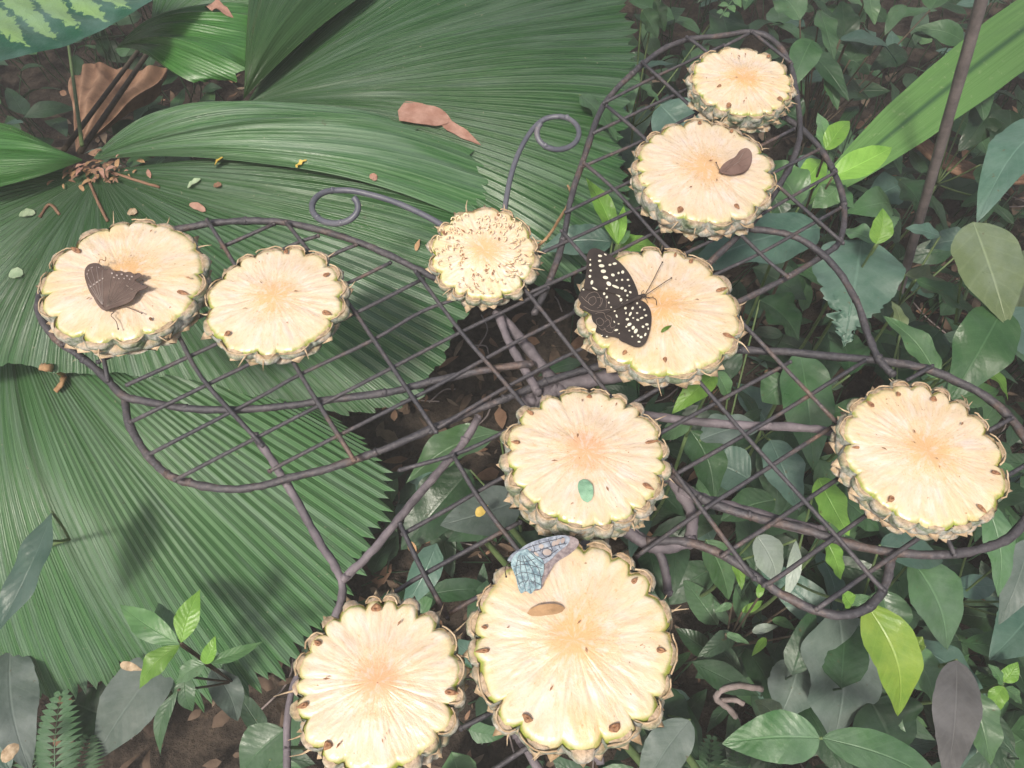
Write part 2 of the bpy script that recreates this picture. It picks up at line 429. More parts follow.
palmA = empty('fan_palm', P(60, 220, 0), 'large fan palm with pleated green fronds spread under the left wing of the feeder', 'palm', 'fan palms')
f1 = fan('frond', M['palm_a'], palmA, (98, 172, .44),
    [(-130, 150, .37), (-110, 250, .36), (-90, 372, .35), (0, 366, .36), (60, 372, .36), (120, 374, .36), (190, 380, .36), (270, 400, .36), (350, 412, .36), (410, 402, .36), (445, 350, .37), (478, 290, .38),
     (496, 245, .385, 300, 190, .45), (500, 205, .39, 300, 160, .455), (480, 175, .40, 300, 150, .455)], 84, amp=.0011, tooth=.006, arch=.012, seed=1)
petiole(f1, P(98, 172, .43), P(70, 150, 0) + Vector((0, .1, 0)), .004)
f2 = fan('frond', M['palm_b'], palmA, (92, 160, .452),
    [(300, 112, .44, 150, 96, .50), (400, 125, .44, 200, 86, .52), (478, 158, .42, 260, 98, .52), (492, 190, .41, 260, 128, .50), (480, 222, .405, 280, 152, .47)], 13, amp=.0016, tooth=.03, arch=.01, seed=2)
petiole(f2, P(92, 160, .44), P(75, 120, 0) + Vector((0, .1, 0)), .0035)
f3 = fan('frond', M['palm_d'], palmA, (84, 160, .45),
    [(-60, 195, .42, 10, 205, .46), (-90, 165, .42, 0, 175, .49), (-70, 130, .42, 10, 130, .49), (-20, 126, .43, 40, 138, .47)], 10, amp=.0015, tooth=.03, arch=.01, seed=3)
petiole(f3, P(84, 160, .44), P(95, 60, 0), .0035)
f4 = fan('frond', M['palm_b'], palmA, (5, 293, .30),
    [(-160, 560, .12), (-110, 680, .10), (-30, 700, .11), (40, 700, .12), (90, 690, .13), (130, 672, .14), (175, 700, .13), (230, 700, .12), (290, 665, .12), (330, 620, .13), (362, 560, .14), (388, 505, .15), (380, 460, .16), (340, 420, .18)], 78, amp=.0015, tooth=.03, arch=.05, seed=4)
petiole(f4, P(5, 293, .29), P(20, 200, 0), .004)
palmB = empty('fan_palm', P(260, 40, 0), 'big glossy fan palm whose pleated frond fills the top middle behind the curled wires', 'palm', 'fan palms')
f5 = fan('frond', M['palm_a'], palmB, (246, 104, .42),
    [(345, -120, .42, 290, 40, .44), (450, -110, .42, 330, 20, .45), (560, -60, .42, 370, 18, .46), (622, -10, .42, 400, 30, .47), (634, 40, .41, 420, 50, .475), (628, 100, .40, 430, 75, .475), (622, 160, .385, 430, 95, .47),
     (630, 215, .37, 430, 115, .46), (590, 270, .365, 420, 135, .455), (540, 285, .365, 400, 150, .44), (500, 260, .365, 380, 150, .43)], 66, amp=.0018, tooth=.02, arch=.0, seed=5)
petiole(f5, P(246, 104, .41), P(235, 60, 0), .005)
f6 = fan('frond', M['palm_c'], palmB, (243, 100, .43),
    [(262, -70, .44, 246, 42, .48), (310, -90, .44, 256, 30, .50), (370, -80, .44, 275, 30, .50), (430, -50, .44, 310, 40, .47)], 7, amp=.0010, tooth=.03, arch=.01, seed=6)
petiole(f6, P(243, 100, .42), P(215, 40, 0), .005)
palmC = empty('fan_palm', P(150, -20, 0), 'small fan palm with blunt toothed fronds beside the variegated leaf at top left', 'palm', 'fan palms')
f7 = fan('frond', M['palm_d'], palmC, (116, 48, .40),
    [(205, 82, .42, 150, 60, .44), (238, 78, .43, 170, 45, .46), (258, 40, .44, 180, 22, .47), (262, 6, .44, 180, 5, .47)], 7, amp=.0010, tooth=.05, arch=.012, seed=7)
f8 = fan('frond', M['palm_b'], palmC, (150, 35, .36),
    [(300, 60, .37), (330, 10, .37), (320, -50, .38), (250, -90, .38), (180, -100, .38)], 26, amp=.0022, tooth=.05, arch=.02, seed=8)
petiole(f7, P(116, 48, .395), P(95, 85, 0), .004); petiole(f8, P(150, 35, .35), P(110, 60, 0), .0035)

# thin leaf stalks and a dry sheath in the dark gap at top left
for a, b, r, lab in (((82, 145, .40), (68, 40, .2), .0024, 'thin pale green stalk rising through the dark gap beside the dry leaf'),
                     ((64, 150, .36), (135, 55, .22), .0032, 'dark upper stalk crossing the dry brown leaf'),
                     ((80, 152, .36), (150, 50, .22), .0036, 'dark lower stalk crossing the dry brown leaf')):
    mb = MB(); p, q = P(*a), P(*b); dq = (q - p); q2 = q + dq * ((q.z + .03) / max(.05, -dq.z)) ; q2.z = -.03
    mb.tube(spline([p, q, q2], 10), r, 8)
    tag(mb.build('leaf_stalk', M['stem' if r < .003 else 'stemb']), lab, 'stalk')
mb = MB()
def dryf(u, v):
    a = P(73, 150, .22).lerp(P(165 , 68, .12), u * .0 + v); b = P(66, 78, .14); 
    h = P(76, 152, .20); e = [P(70, 80, .15), P(90, 62, .17), P(125, 68, .17), P(172, 66, .14), P(160, 90, .10)]
    k = u * 4; i = min(3, int(k)); ed = e[i].lerp(e[i + 1], k - i)
    return h.lerp(ed, v) + Vector((0, -.2, .5)) * (.012 * math.sin(u * 42) * v + .04 * noise.noise(Vector((u * 3, v * 3, 1))) * v)
mb.grid(dryf, 60, 16)
tag(mb.build('dry_leaf', M['dry']), 'crumpled dry brown palm leaf in the dark gap at upper left', 'dry leaf')

# variegated leaf, top left
def mat_varieg():
    m = NT('variegated_leaf'); uv = m.uv(); sep = m.n('ShaderNodeSeparateXYZ'); m.l(uv, sep.inputs[0]); U, V = sep.outputs[0], sep.outputs[1]
    cu = m.math('ABSOLUTE', m.math('SUBTRACT', U, .5))
    ob = m.obj(); nz = m.noise(ob, 45, 5, .65); n2 = m.noise(ob, 130, 4, .7)
    ph = m.math('FRACT', m.math('ADD', m.math('MULTIPLY', m.math('SUBTRACT', V, m.math('MULTIPLY', cu, .16)), 17), m.math('MULTIPLY', nz, .75)))
    st = m.math('ABSOLUTE', m.math('SUBTRACT', ph, .5))
    f = m.math('SUBTRACT', m.math('ADD', m.math('MULTIPLY', st, 1.5), m.math('MULTIPLY', n2, 1.3)), m.math('MULTIPLY', m.math('POWER', m.math('MULTIPLY', cu, 2), 3), .95))
    k = m.ramp(f, [(.74, 0.0), (.80, 1.0)])
    c = m.mix(k, (.014, .085, .04), (.22, .37, .12))
    c = m.mix(m.math('MULTIPLY', m.ramp(m.noise(ob, 20, 4), [(.4, 0.0), (.7, 1.0)]), .3), c, (.25, .38, .36))
    m.l(c, m.b.inputs[0]); m.rough(.38); m.bump(st, .6, .004); return m.m
M['var'] = mat_varieg()
dumb = empty('variegated_plant', P(20, 0, 0), 'broad pale streaked leaf edged dark green at the top left corner', 'plant')
mb = MB(); leaf_into(mb, P(-230, 62, .52), P(222, -36, .50), .26, sag=.02, fold=.10, shape='lance', wave=.03, seed=3, nu=24, nv=60, side=-.02)
mb.build('leaf', M['var'], dumb); petiole(dumb, P(-230, 62, .52), P(-190, 20, 0), .008, name='stem')

# ------------------------------------------------------------------ leafy plants
def wm(px, py, z, wpx): return wpx * mpp(px, py, z)
_pl = [0]
def plant(label, cat, leaves, name='leafy_plant', group='leafy plants round the feeder', stem='stem', root=None, stemr=.0022):
    _pl[0] += 1
    ax = [P(l[0], l[1], l[4]) for l in leaves]; c = sum(ax, Vector()) / len(ax)
    rt = P(*root, 0) if root else Vector((c.x + .01, c.y + .025, 0)); rt.z = -.01
    o = empty(name, rt, label, cat, group)
    fork = Vector((c.x, c.y, min(a.z for a in ax) - .012 - .01 * len(ax)))
    fork.z = max(.01, fork.z)
    st = MB(); st.tube(spline([rt, (rt + fork) / 2 + Vector((.006, -.004, 0)), fork], 6), stemr, 7, taper=lambda t: 1.2 - .4 * t)
    for a in ax:
        m = fork.lerp(a, .5) + Vector((0, 0, -.004)); st.tube(spline([fork, m, a], 4), stemr * .55, 6)
    st.build('stem', M[stem], o)
    for i, l in enumerate(leaves):
        bx, by, tx, ty, zb, zt, wpx, mt = l[:8]; kw = l[8] if len(l) > 8 else {}
        mb = MB(); hq = random.Random(_pl[0] * 50 + i); kw = dict(dict(sag=hq.uniform(.03, .13), fold=hq.uniform(.15, .5), wave=hq.uniform(.05, .22), roll=hq.uniform(-.3, .3), side=hq.uniform(-.06, .06), nu=10, nv=26, seed=_pl[0] * 7 + i), **kw)
        leaf_into(mb, P(bx, by, zb), P(tx, ty, zt), wm((bx + tx) / 2, (by + ty) / 2, (zb + zt) / 2, wpx), **kw)
        mb.build('leaf', M[mt], o)
    return o
plant('bright green seedling with six slender leaves in front of the striped frond at lower left', 'seedling',
    [(180, 645, 118, 604, .30, .30, 26, 'mid', {'shape': 'lance'}), (181, 643, 200, 589, .30, .31, 24, 'lime', {'shape': 'lance'}), (180, 645, 138, 689, .30, .29, 24, 'lime', {'shape': 'lance'}),
     (205, 664, 215, 636, .28, .29, 15, 'lime'), (205, 664, 176, 684, .28, .27, 20, 'mid'), (206, 663, 264, 641, .28, .27, 13, 'mid', {'shape': 'lance'}),
     (185, 676, 192, 712, .25, .23, 22, 'leaf'), (178, 690, 160, 756, .25, .22, 16, 'leaf', {'shape': 'lance', 'side': .1}), (178, 640, 158, 602, .27, .26, 22, 'leaf')], name='seedling', stem='stemb', root=(200, 690))
plant('long dark green leaf curling over the frond at the left edge', 'plant',
    [(52, 512, -10, 640, .36, .34, 38, 'blue', {'shape': 'lance', 'side': -.08}), (46, 540, 22, 552, .35, .35, 14, 'dark')], root=(-40, 560))
plant('broad ash grey leaf under the seedling near the bottom left', 'plant', [(168, 655, 92, 762, .14, .12, 62, 'grey', {'fold': .1}), (120, 720, 70, 700, .10, .10, 60, 'dark')])
plant('mottled grey green leaves in the bottom left corner', 'plant', [(10, 650, 30, 772, .16, .16, 55, 'grey'), (-20, 690, 10, 770, .14, .12, 60, 'blue'), (30, 640, -10, 700, .12, .12, 40, 'leaf')])
plant('dusty withered leaf hanging beside the seedling', 'plant', [(212, 668, 238, 722, .17, .12, 30, 'grey', {'wave': .3})], stem='stemb')
plant('dark broad leaf half hidden left of the bottom left pineapple slice', 'plant', [(285, 730, 240, 775, .2, .18, 50, 'leaf'), (270, 760, 300, 800, .2, .15, 40, 'leaf')])
# right side
plant('dusty blue green leaf with torn tip inside the curve of the right wing', 'plant', [(862, 240, 845, 345, .40, .38, 88, 'blue', {'shape': 'ovate', 'wave': .12, 'fold': .12, 'torn': 1.3, 'nv': 60})])
plant('narrow upright green leaf pointing at the joint of the right wing', 'plant', [(937, 378, 884, 315, .45, .46, 32, 'mid', {'side': .05}), (900, 335, 892, 300, .4, .4, 16, 'olive')])
plant('big olive leaf with pale ribs at the right edge', 'plant', [(973, 222, 1008, 325, .50, .47, 78, 'olive', {'fold': .15, 'side': .02, 'roll': 0, 'wave': .05}), (1010, 340, 1050, 240, .43, .43, 66, 'olive')], root=(990, 200))
plant('broad blue green leaf spreading below the olive leaf at the right edge', 'plant', [(1003, 308, 950, 402, .47, .44, 62, 'leaf', {'fold': .3}), (1000, 312, 1050, 372, .46, .42, 50, 'blue')])
plant('slim arching leaf right of the metal stake foot', 'plant', [(916, 280, 982, 322, .42, .40, 34, 'leaf', {'shape': 'ovate', 'side': .1}), (905, 275, 955, 308, .38, .36, 44, 'olive'), (940, 236, 905, 228, .36, .36, 24, 'blue'), (972, 242, 925, 248, .34, .33, 30, 'blue')])
plant('pale blue green leaf pointing down from the right edge', 'plant', [(1060, 120, 978, 218, .48, .46, 54, 'blue', {'fold': .15})], root=(1080, 100))
plant('large dull green leaf beneath the small loop of the right wing', 'plant', [(820, 228, 688, 268, .44, .42, 66, 'blue', {'fold': .1}), (800, 205, 760, 160, .42, .42, 44, 'mid'), (768, 190, 728, 150, .4, .4, 50, 'leaf')])
plant('lime green sprout behind the outer rim of the upper right wing', 'seedling',
    [(826, 150, 818, 112, .45, .46, 20, 'mid'), (826, 150, 850, 120, .45, .46, 22, 'lime', {'fold': .4}), (832, 178, 893, 146, .44, .45, 30, 'lime', {'shape': 'ovate'}), (838, 186, 812, 208, .42, .41, 26, 'mid'), (822, 160, 790, 200, .41, .40, 26, 'lime'), (830, 190, 855, 208, .4, .39, 26, 'leaf')], name='seedling', stem='stemb')
plant('small upright lime leaf above the dusty torn leaf', 'seedling', [(876, 244, 883, 208, .46, .48, 24, 'lime'), (878, 244, 840, 230, .42, .4, 22, 'leaf', {'shape': 'lance'}), (880, 238, 900, 216, .42, .4, 16, 'mid')], name='seedling')
plant('young lime shoot between the mesh rods above the spotted butterfly', 'seedling', [(617, 244, 586, 176, .47, .49, 20, 'lime', {'shape': 'lance', 'wave': .15}), (618, 245, 624, 205, .47, .48, 12, 'lime', {'shape': 'lance'}), (620, 244, 630, 230, .47, .47, 12, 'mid'), (612, 242, 540, 250, .43, .42, 38, 'blue'), (616, 246, 660, 250, .44, .44, 22, 'lime')], name='seedling')
plant('bright leaf poking up through the mesh under the pineapple slice with the spotted butterfly', 'seedling', [(716, 374, 672, 413, .48, .47, 26, 'lime', {'shape': 'ovate'}), (716, 372, 730, 400, .47, .45, 20, 'mid'), (690, 420, 660, 440, .40, .38, 22, 'mid')], name='seedling')
plant('long pale green leaf hanging below the right wing crossbar', 'plant', [(800, 352, 815, 470, .38, .34, 54, 'leaf', {'fold': .12}), (770, 440, 800, 510, .3, .28, 46, 'blue'), (790, 380, 762, 402, .36, .34, 40, 'leaf')])
plant('sunlit lime leaves under the mesh left of the right hand pineapple slice', 'seedling', [(818, 478, 850, 536, .40, .38, 36, 'lime', {'fold': .1}), (826, 540, 842, 580, .38, .36, 22, 'lime'), (845, 500, 880, 530, .34, .32, 40, 'leaf'), (852, 605, 842, 590, .44, .45, 18, 'lime'), (848, 603, 870, 596, .44, .44, 12, 'mid')], name='seedling')
plant('pale shining leaf beneath the lower lobe of the right wing', 'plant', [(757, 536, 778, 582, .33, .30, 38, 'pale', {'fold': .1}), (796, 540, 784, 602, .32, .30, 14, 'pale', {'shape': 'lance'}), (706, 540, 730, 600, .30, .27, 38, 'mid'), (735, 556, 742, 590, .3, .3, 14, 'lime')])
plant('tiny leaves coloured bright lime and pale for the sun patch below the lower lobe of the right wing', 'seedling', [(742 + dx, 612 + dy, 742 + dx + ex, 612 + dy + ey, .14 + .01 * k, .14 + .01 * k, w_, m_) for k, (dx, dy, ex, ey, w_, m_) in enumerate([(0, 0, 22, -12, 9, 'lime'), (10, 20, 26, -6, 10, 'pale'), (30, 8, 24, 10, 12, 'mid'), (24, 26, -14, 18, 9, 'lime'), (44, -4, 16, -14, 8, 'lime'), (-16, 22, 24, 10, 9, 'mid'), (50, 24, 20, 4, 12, 'mid'), (16, -14, 6, -18, 8, 'lime'), (-10, -8, -18, 8, 8, 'mid')])], name='seedling', stem='stemb')  # added bits whose bright colour stands in for sunlight here
plant('single large yellow green leaf hanging tip down beneath the wing tip', 'plant', [(866, 604, 901, 718, .42, .38, 56, 'yell', {'shape': 'ovate', 'fold': .25, 'side': -.05})], root=(860, 590))
plant('mid green pointed leaf right of the yellow green leaf', 'plant', [(908, 648, 936, 706, .34, .31, 38, 'mid'), (925, 646, 905, 640, .35, .35, 16, 'yell', {'wave': .3}), (970, 690, 992, 766, .32, .30, 40, 'mid')])
plant('purplish grey drooping leaf near the bottom right', 'plant', [(957, 660, 948, 785, .36, .34, 46, 'purp', {'fold': .25})])
plant('pair of long green leaves spreading from a fork at the bottom', 'plant', [(820, 738, 722, 744, .36, .35, 52, 'leaf', {'fold': .1}), (822, 738, 960, 800, .36, .34, 44, 'leaf', {'shape': 'ovate', 'fold': .15, 'sag': .12}), (780, 722, 755, 700, .3, .3, 26, 'olive')])
plant('wide dull grey leaves behind the fork at the bottom', 'plant', [(838, 610, 835, 745, .26, .2, 100, 'grey', {'fold': .08}), (800, 660, 780, 720, .2, .18, 60, 'grey'), (870, 700, 900, 760, .22, .2, 90, 'dark')])
plant('tiny lime sprout at the right edge near the bottom', 'seedling', [(1004, 682, 1018, 662, .30, .31, 16, 'lime'), (1003, 684, 988, 664, .30, .31, 14, 'mid'), (1003, 686, 992, 716, .30, .29, 18, 'lime'), (1005, 688, 1022, 704, .30, .29, 14, 'mid')], name='seedling')
plant('broad dull green leaves below the right hand pineapple slice', 'plant', [(880, 590, 892, 650, .30, .28, 46, 'leaf'), (912, 560, 950, 650, .32, .29, 70, 'leaf'), (880, 545, 945, 560, .34, .32, 40, 'blue'), (905, 640, 990, 700, .26, .24, 36, 'blue', {'shape': 'lance'}), (960, 640, 905, 662, .22, .2, 40, 'dark')])
plant('slender leaves hanging at the right edge below the wing', 'plant', [(985, 500, 1000, 598, .40, .36, 34, 'leaf'), (1030, 540, 1000, 625, .36, .34, 40, 'grey'), (1040, 600, 990, 660, .28, .28, 60, 'blue'), (1020, 620, 1040, 720, .25, .25, 60, 'leaf')])
plant('shaded leafy shrub behind the top pineapple slice', 'shrub',
    [(812, 40, 792, 88, .38, .36, 32, 'leaf'), (808, 50, 850, 100, .34, .32, 26, 'dark'), (826, 70, 838, 110, .33, .3, 20, 'leaf'), (840, 40, 900, 62, .36, .33, 32, 'blue', {'sag': .15}), (800, 20, 770, -10, .36, .36, 34, 'leaf'), (850, 60, 872, 40, .34, .34, 26, 'leaf'),
     (820, 10, 835, 60, .36, .34, 26, 'leaf'), (870, -10, 875, 25, .38, .36, 20, 'mid'), (905, 5, 885, 35, .36, .34, 16, 'leaf'), (930, 10, 955, -20, .3, .3, 40, 'leaf'), (845, 45, 842, 0, .34, .36, 30, 'dark'), (800, 120, 770, 105, .33, .32, 40, 'dark'), (905, 50, 870, 70, .3, .3, 26, 'dark')], name='leafy_shrub', stem='stemb')
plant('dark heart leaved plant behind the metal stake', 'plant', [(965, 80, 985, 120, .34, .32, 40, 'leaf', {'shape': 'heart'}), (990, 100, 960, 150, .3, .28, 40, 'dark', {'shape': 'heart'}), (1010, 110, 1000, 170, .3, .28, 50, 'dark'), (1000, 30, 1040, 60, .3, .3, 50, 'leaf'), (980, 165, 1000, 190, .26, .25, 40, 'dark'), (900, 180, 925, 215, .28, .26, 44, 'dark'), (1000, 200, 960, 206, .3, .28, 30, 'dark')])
plant('drooping pointed leaves behind the upper left side of the raised wing', 'plant', [(642, 10, 658, 38, .40, .37, 24, 'leaf'), (655, 0, 665, 32, .40, .37, 16, 'leaf'), (612, 45, 632, 115, .38, .36, 26, 'mid', {'shape': 'lance'}), (580, 95, 618, 140, .43, .40, 30, 'leaf'), (640, 86, 660, 102, .34, .32, 18, 'leaf'), (660, 105, 700, 150, .38, .36, 56, 'blue', {'shape': 'round'}), (720, 10, 730, 60, .33, .32, 44, 'dark')])
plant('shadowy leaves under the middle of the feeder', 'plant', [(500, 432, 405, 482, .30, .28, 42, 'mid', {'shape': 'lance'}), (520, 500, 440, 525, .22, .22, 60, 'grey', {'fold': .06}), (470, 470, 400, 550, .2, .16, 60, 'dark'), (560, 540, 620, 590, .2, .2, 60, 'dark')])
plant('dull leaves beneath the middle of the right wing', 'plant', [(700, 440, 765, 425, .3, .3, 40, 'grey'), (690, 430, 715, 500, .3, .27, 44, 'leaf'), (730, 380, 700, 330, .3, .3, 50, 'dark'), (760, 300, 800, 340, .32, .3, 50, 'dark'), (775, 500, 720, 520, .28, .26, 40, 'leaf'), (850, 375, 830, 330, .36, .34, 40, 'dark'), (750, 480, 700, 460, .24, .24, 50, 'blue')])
plant('dark leaves in the gap below the olive leaf at right', 'plant', [(940, 330, 900, 370, .28, .26, 44, 'dark'), (900, 330, 930, 350, .24, .24, 50, 'dark'), (950, 400, 1000, 390, .34, .34, 30, 'mid'), (975, 365, 1010, 400, .36, .34, 20, 'lime'), (955, 355, 975, 345, .26, .27, 18, 'mid')])
plant('pale leaf tip at the bottom edge right of the biggest pineapple slice', 'plant', [(690, 720, 640, 800, .24, .22, 44, 'grey'), (640, 690, 700, 760, .2, .18, 60, 'dark')])
# strap leaf across top right
strap = empty('strap_leaf_plant', P(1060, -40, 0), 'plant with one wide glossy strap leaf slanting across the top right behind the stake', 'plant')
mb = MB(); leaf_into(mb, P(1190, -78, .40), P(806, 200, .33), wm(930, 100, .45, 80), sag=.05, fold=-.28, shape='strap', wave=.02, seed=2, nu=20, nv=40)
def mat_strap():
    m = NT('strap_leaf'); sep = m.n('ShaderNodeSeparateXYZ'); m.l(m.uv(), sep.inputs[0]); U, V = sep.outputs[0], sep.outputs[1]
    cb = m.n('ShaderNodeCombineXYZ'); m.l(m.math('MULTIPLY', U, 60), cb.inputs[0]); m.l(m.math('MULTIPLY', V, 3), cb.inputs[1])
    a = m.noise(cb.outputs[0], 1, 4, .6); c = m.ramp(a, [(.3, (.075, .19, .04)), (.7, (.14, .28, .08))])
    cu = m.math('ABSOLUTE', m.math('SUBTRACT', U, .5)); c = m.mix(m.ramp(cu, [(.0, 1.0), (.03, .7), (.07, .0)]), c, (.03, .09, .03))
    c = m.mix(m.math('MULTIPLY', m.ramp(m.noise(m.obj(), 120, 4, .7), [(.6, 0.0), (.75, 1.0)]), .4), c, (.4, .42, .25))
    m.l(c, m.b.inputs[0]); m.rough(.5); m.bump(a, .3, .001); m.transl(c, .12); return m.m
M['strap'] = mat_strap(); mb.build('leaf', M['strap'], strap)
petiole(strap, P(1190, -78, .40), P(1160, -80, 0), .01, name='stem')

# ferns
def frond_mesh(b, t, w, n=18, seed=0, sag=.1):
    mb = MB(); b = Vector(b); t = Vector(t); ax = t - b; d = ax.normalized(); s = d.cross(Vector((0, 0, 1))).normalized(); up = s.cross(d)
    pts = [b + ax * k / 10 + up * sag * ax.length * math.sin(math.pi * k / 10) for k in range(11)]
    mb.tube(pts, ax.length * .006, 6, taper=lambda q: 1.2 - q * .8)
    for i in range(n):
        v = (i + .8) / (n + .6); c = b + ax * v + up * sag * ax.length * math.sin(math.pi * v)
        L = w / 2 * math.sin(math.pi * (v * .82 + .14)) ** .8
        for sg in (-1, 1):
            e = c + (s * sg * .95 + d * .35) * L - up * L * .15
            leaf_into(mb, c, e, ax.length / n * 1.0, sag=.08, fold=.15, shape='lance', seed=seed + i, nu=4, nv=6)
    return mb
fern = empty('fern', P(70, 790, 0), 'small dark fern in the shade at the bottom left', 'fern', 'ferns')
for i, a in enumerate([((58, 800, .14), (62, 690, .16), .055), ((75, 805, .12), (90, 735, .13), .05), ((45, 810, .1), (30, 740, .12), .05)]):
    frond_mesh(P(*a[0]), P(*a[1]), a[2], 16, i).build('frond', M['leaf'], fern)
fern = empty('fern', P(720, 800, 0), 'pair of faint fern fronds at the bottom edge right of centre', 'fern', 'ferns')
for i, a in enumerate([((700, 815, .12), (712, 735, .14), .04), ((665, 820, .1), (690, 742, .12), .035), ((745, 820, .1), (735, 748, .12), .035)]):
    frond_mesh(P(*a[0]), P(*a[1]), a[2], 16, i + 9).build('frond', M['leaf'], fern)
fern = empty('fern', P(740, -60, 0), 'pale green fern with toothed fronds at the top edge above the feeder', 'fern', 'ferns')
for i, a in enumerate([((880, -60, .42), (640, -14, .44), .085), ((800, -70, .44), (720, 18, .43), .06), ((690, -80, .42), (660, 2, .44), .05)]):
    frond_mesh(P(*a[0]), P(*a[1]), a[2], 20, i + 30).build('frond', M['mid'], fern)

# undergrowth nobody could count
rnd = random.Random(11)
def undergrowth(name, boxes, label, cnt, zr=(0.02, .26)):
    mb = MB()
    for (x0, x1, y0, y1, dens) in boxes:
        for _ in range(int(cnt * dens)):
            x = rnd.uniform(x0, x1); y = rnd.uniform(y0, y1); z = rnd.uniform(*zr) * (.5 + .5 * rnd.random())
            a = rnd.uniform(0, 2 * math.pi); L = rnd.uniform(.035, .10)
            b = Vector((x, y, z)); t = b + Vector((math.cos(a), math.sin(a), rnd.uniform(-.35, .35))) * L
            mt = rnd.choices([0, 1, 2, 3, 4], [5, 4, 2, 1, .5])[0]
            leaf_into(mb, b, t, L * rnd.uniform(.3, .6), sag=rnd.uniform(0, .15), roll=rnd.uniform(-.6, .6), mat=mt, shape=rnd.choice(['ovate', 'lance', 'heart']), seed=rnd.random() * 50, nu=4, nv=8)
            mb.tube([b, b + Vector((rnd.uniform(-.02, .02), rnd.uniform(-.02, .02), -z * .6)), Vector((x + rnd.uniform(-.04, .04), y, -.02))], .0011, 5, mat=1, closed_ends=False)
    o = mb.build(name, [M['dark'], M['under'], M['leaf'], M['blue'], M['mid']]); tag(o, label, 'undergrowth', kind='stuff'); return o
undergrowth('undergrowth', [(.08, 1.3, .35, 1.0, .8), (.25, .9, .0, .4, .45), (-.1, 1.4, 1.0, 2.2, 1.0), (-1.6, -.1, 1.2, 2.4, .9), (.05, .7, .0, .4, .1)], 'dense tangle of small dark leaves covering the ground under and behind the feeder', 760)
undergrowth('undergrowth', [(-.30, .22, .02, .42, 1.0), (-.35, .2, -.12, .05, .35), (-.8, -.3, .7, 1.3, .4)], 'low dark leaves on the shaded soil beneath the middle of the feeder and the palms', 110, (.02, .12))
undergrowth('undergrowth', [(-1.4, -.55, -.1, 1.2, .7), (.9, 1.6, -.5, .6, .6), (-1, 1.0, -.9, -.2, .7)], 'scattered low leaves around the edges of the bed', 300, (.02, .15))
# leaf litter
mb = MB()
for _ in range(3200):
    x = rnd.uniform(-.9, 1.1); y = rnd.uniform(-.25, 1.3); L = rnd.uniform(.006, .04); a = rnd.uniform(0, 6.28)
    b = Vector((x, y, rnd.uniform(.0, .015))); t = b + Vector((math.cos(a), math.sin(a), rnd.uniform(-.3, .3))) * L
    leaf_into(mb, b, t, L * rnd.uniform(.2, .6), sag=rnd.uniform(-.2, .2), roll=rnd.uniform(-.7, .7), mat=rnd.choice([0, 0, 1, 2]), seed=rnd.random() * 9, nu=2, nv=4)
for _ in range(160):
    x = rnd.uniform(-.8, 1.0); y = rnd.uniform(-.2, 1.2); a = rnd.uniform(0, 6.28); L = rnd.uniform(.02, .10)
    b = Vector((x, y, .008)); mb.tube(spline([b, b + Vector((math.cos(a), math.sin(a), .1)) * L * .5 + Vector((.004, .003, 0)), b + Vector((math.cos(a + .3), math.sin(a + .3), .05)) * L], 3), .0012, 5, mat=3, jit=.3)
tag(mb.build('leaf_litter', [M['litter'], M['litter2'], M['dry'], M['wood']]), 'brown crumbled dead leaves and twigs scattered over the soil', 'leaf litter', kind='stuff')

# unseen leaves added overhead to shade the fronds and the plants, the feeder's near side stays open
mb = MB()
for _ in range(420):
    tx = rnd.uniform(-1.5, 1.9); ty = rnd.uniform(-.5, 2.4)
    d_ = min(1, max(0, (math.hypot((tx - .06) / .42, (ty - .16) / .42) - .75) * 1.1))
    if math.hypot(tx + .27, ty - .37) < .13: continue
    if rnd.random() > .25 + .6 * d_ or (d_ < .25 and rnd.random() < .75): continue
    zc = rnd.uniform(2.0, 2.7); c_ = Vector((tx, ty, .5)) + sdir * ((zc - .5) / sdir.z)
    a_ = rnd.uniform(0, 6.28); L_ = rnd.uniform(.14, .26); dd = Vector((math.cos(a_), math.sin(a_), rnd.uniform(-.5, .2))) * L_
    leaf_into(mb, c_ - dd / 2, c_ + dd / 2, L_ * rnd.uniform(.35, .55), roll=rnd.uniform(-.4, .4), seed=rnd.random() * 9, nu=4, nv=8)
    q_ = c_ - dd / 2; mb.tube([q_, q_ - dd * .3 + Vector((0, 0, .05)), q_ - dd * .5 + Vector((0, 0, .16))], .002, 5)
tag(mb.build('shade_leaves', M['leaf']), 'unseen leaves added overhead to cast dappled shade on the bed', 'tree canopy', kind='stuff')

# twigs and bark
mb = MB(); z = .12
mb.tube(spline([P(762, 689, z + .01), P(740, 686, z + .02), P(722, 690, z + .02), P(716, 698, z + .01), P(722, 703, z), P(732, 712, z - .01), P(738, 722, z - .03)], 5), .0035, 7, jit=.4)
mb.tube(spline([P(720, 700, z), P(735, 700, z + .01), P(744, 704, z + .01)], 4), .003, 6, jit=.4)
mb.tube(spline([P(738, 722, z - .03), P(736, 726, .03), P(734, 728, -.01)], 4), .0025, 6, jit=.4)
tag(mb.build('twig', M['wood']), 'pale forked dead twig hooked above the soil near the bottom', 'twig')
mb = MB()
for k in range(5):
    mb.tube(spline([P(912, 128 + k * 3, .18 + .004 * k), P(935, 148 + k * 3.2, .19), P(965, 163 + k * 3, .19), P(1015, 170 + k * 3, .17), P(1060, 168 + k * 3, .16)], 7), .0045, 7, jit=.5)
mb.tube(spline([P(1000, 172, .17), P(1010, 190, .08), P(1012, 195, -.01)], 5), .004, 6)
tag(mb.build('dead_vine', M['dry']), 'bundle of reddish brown dead vine lying behind the metal stake', 'vine')
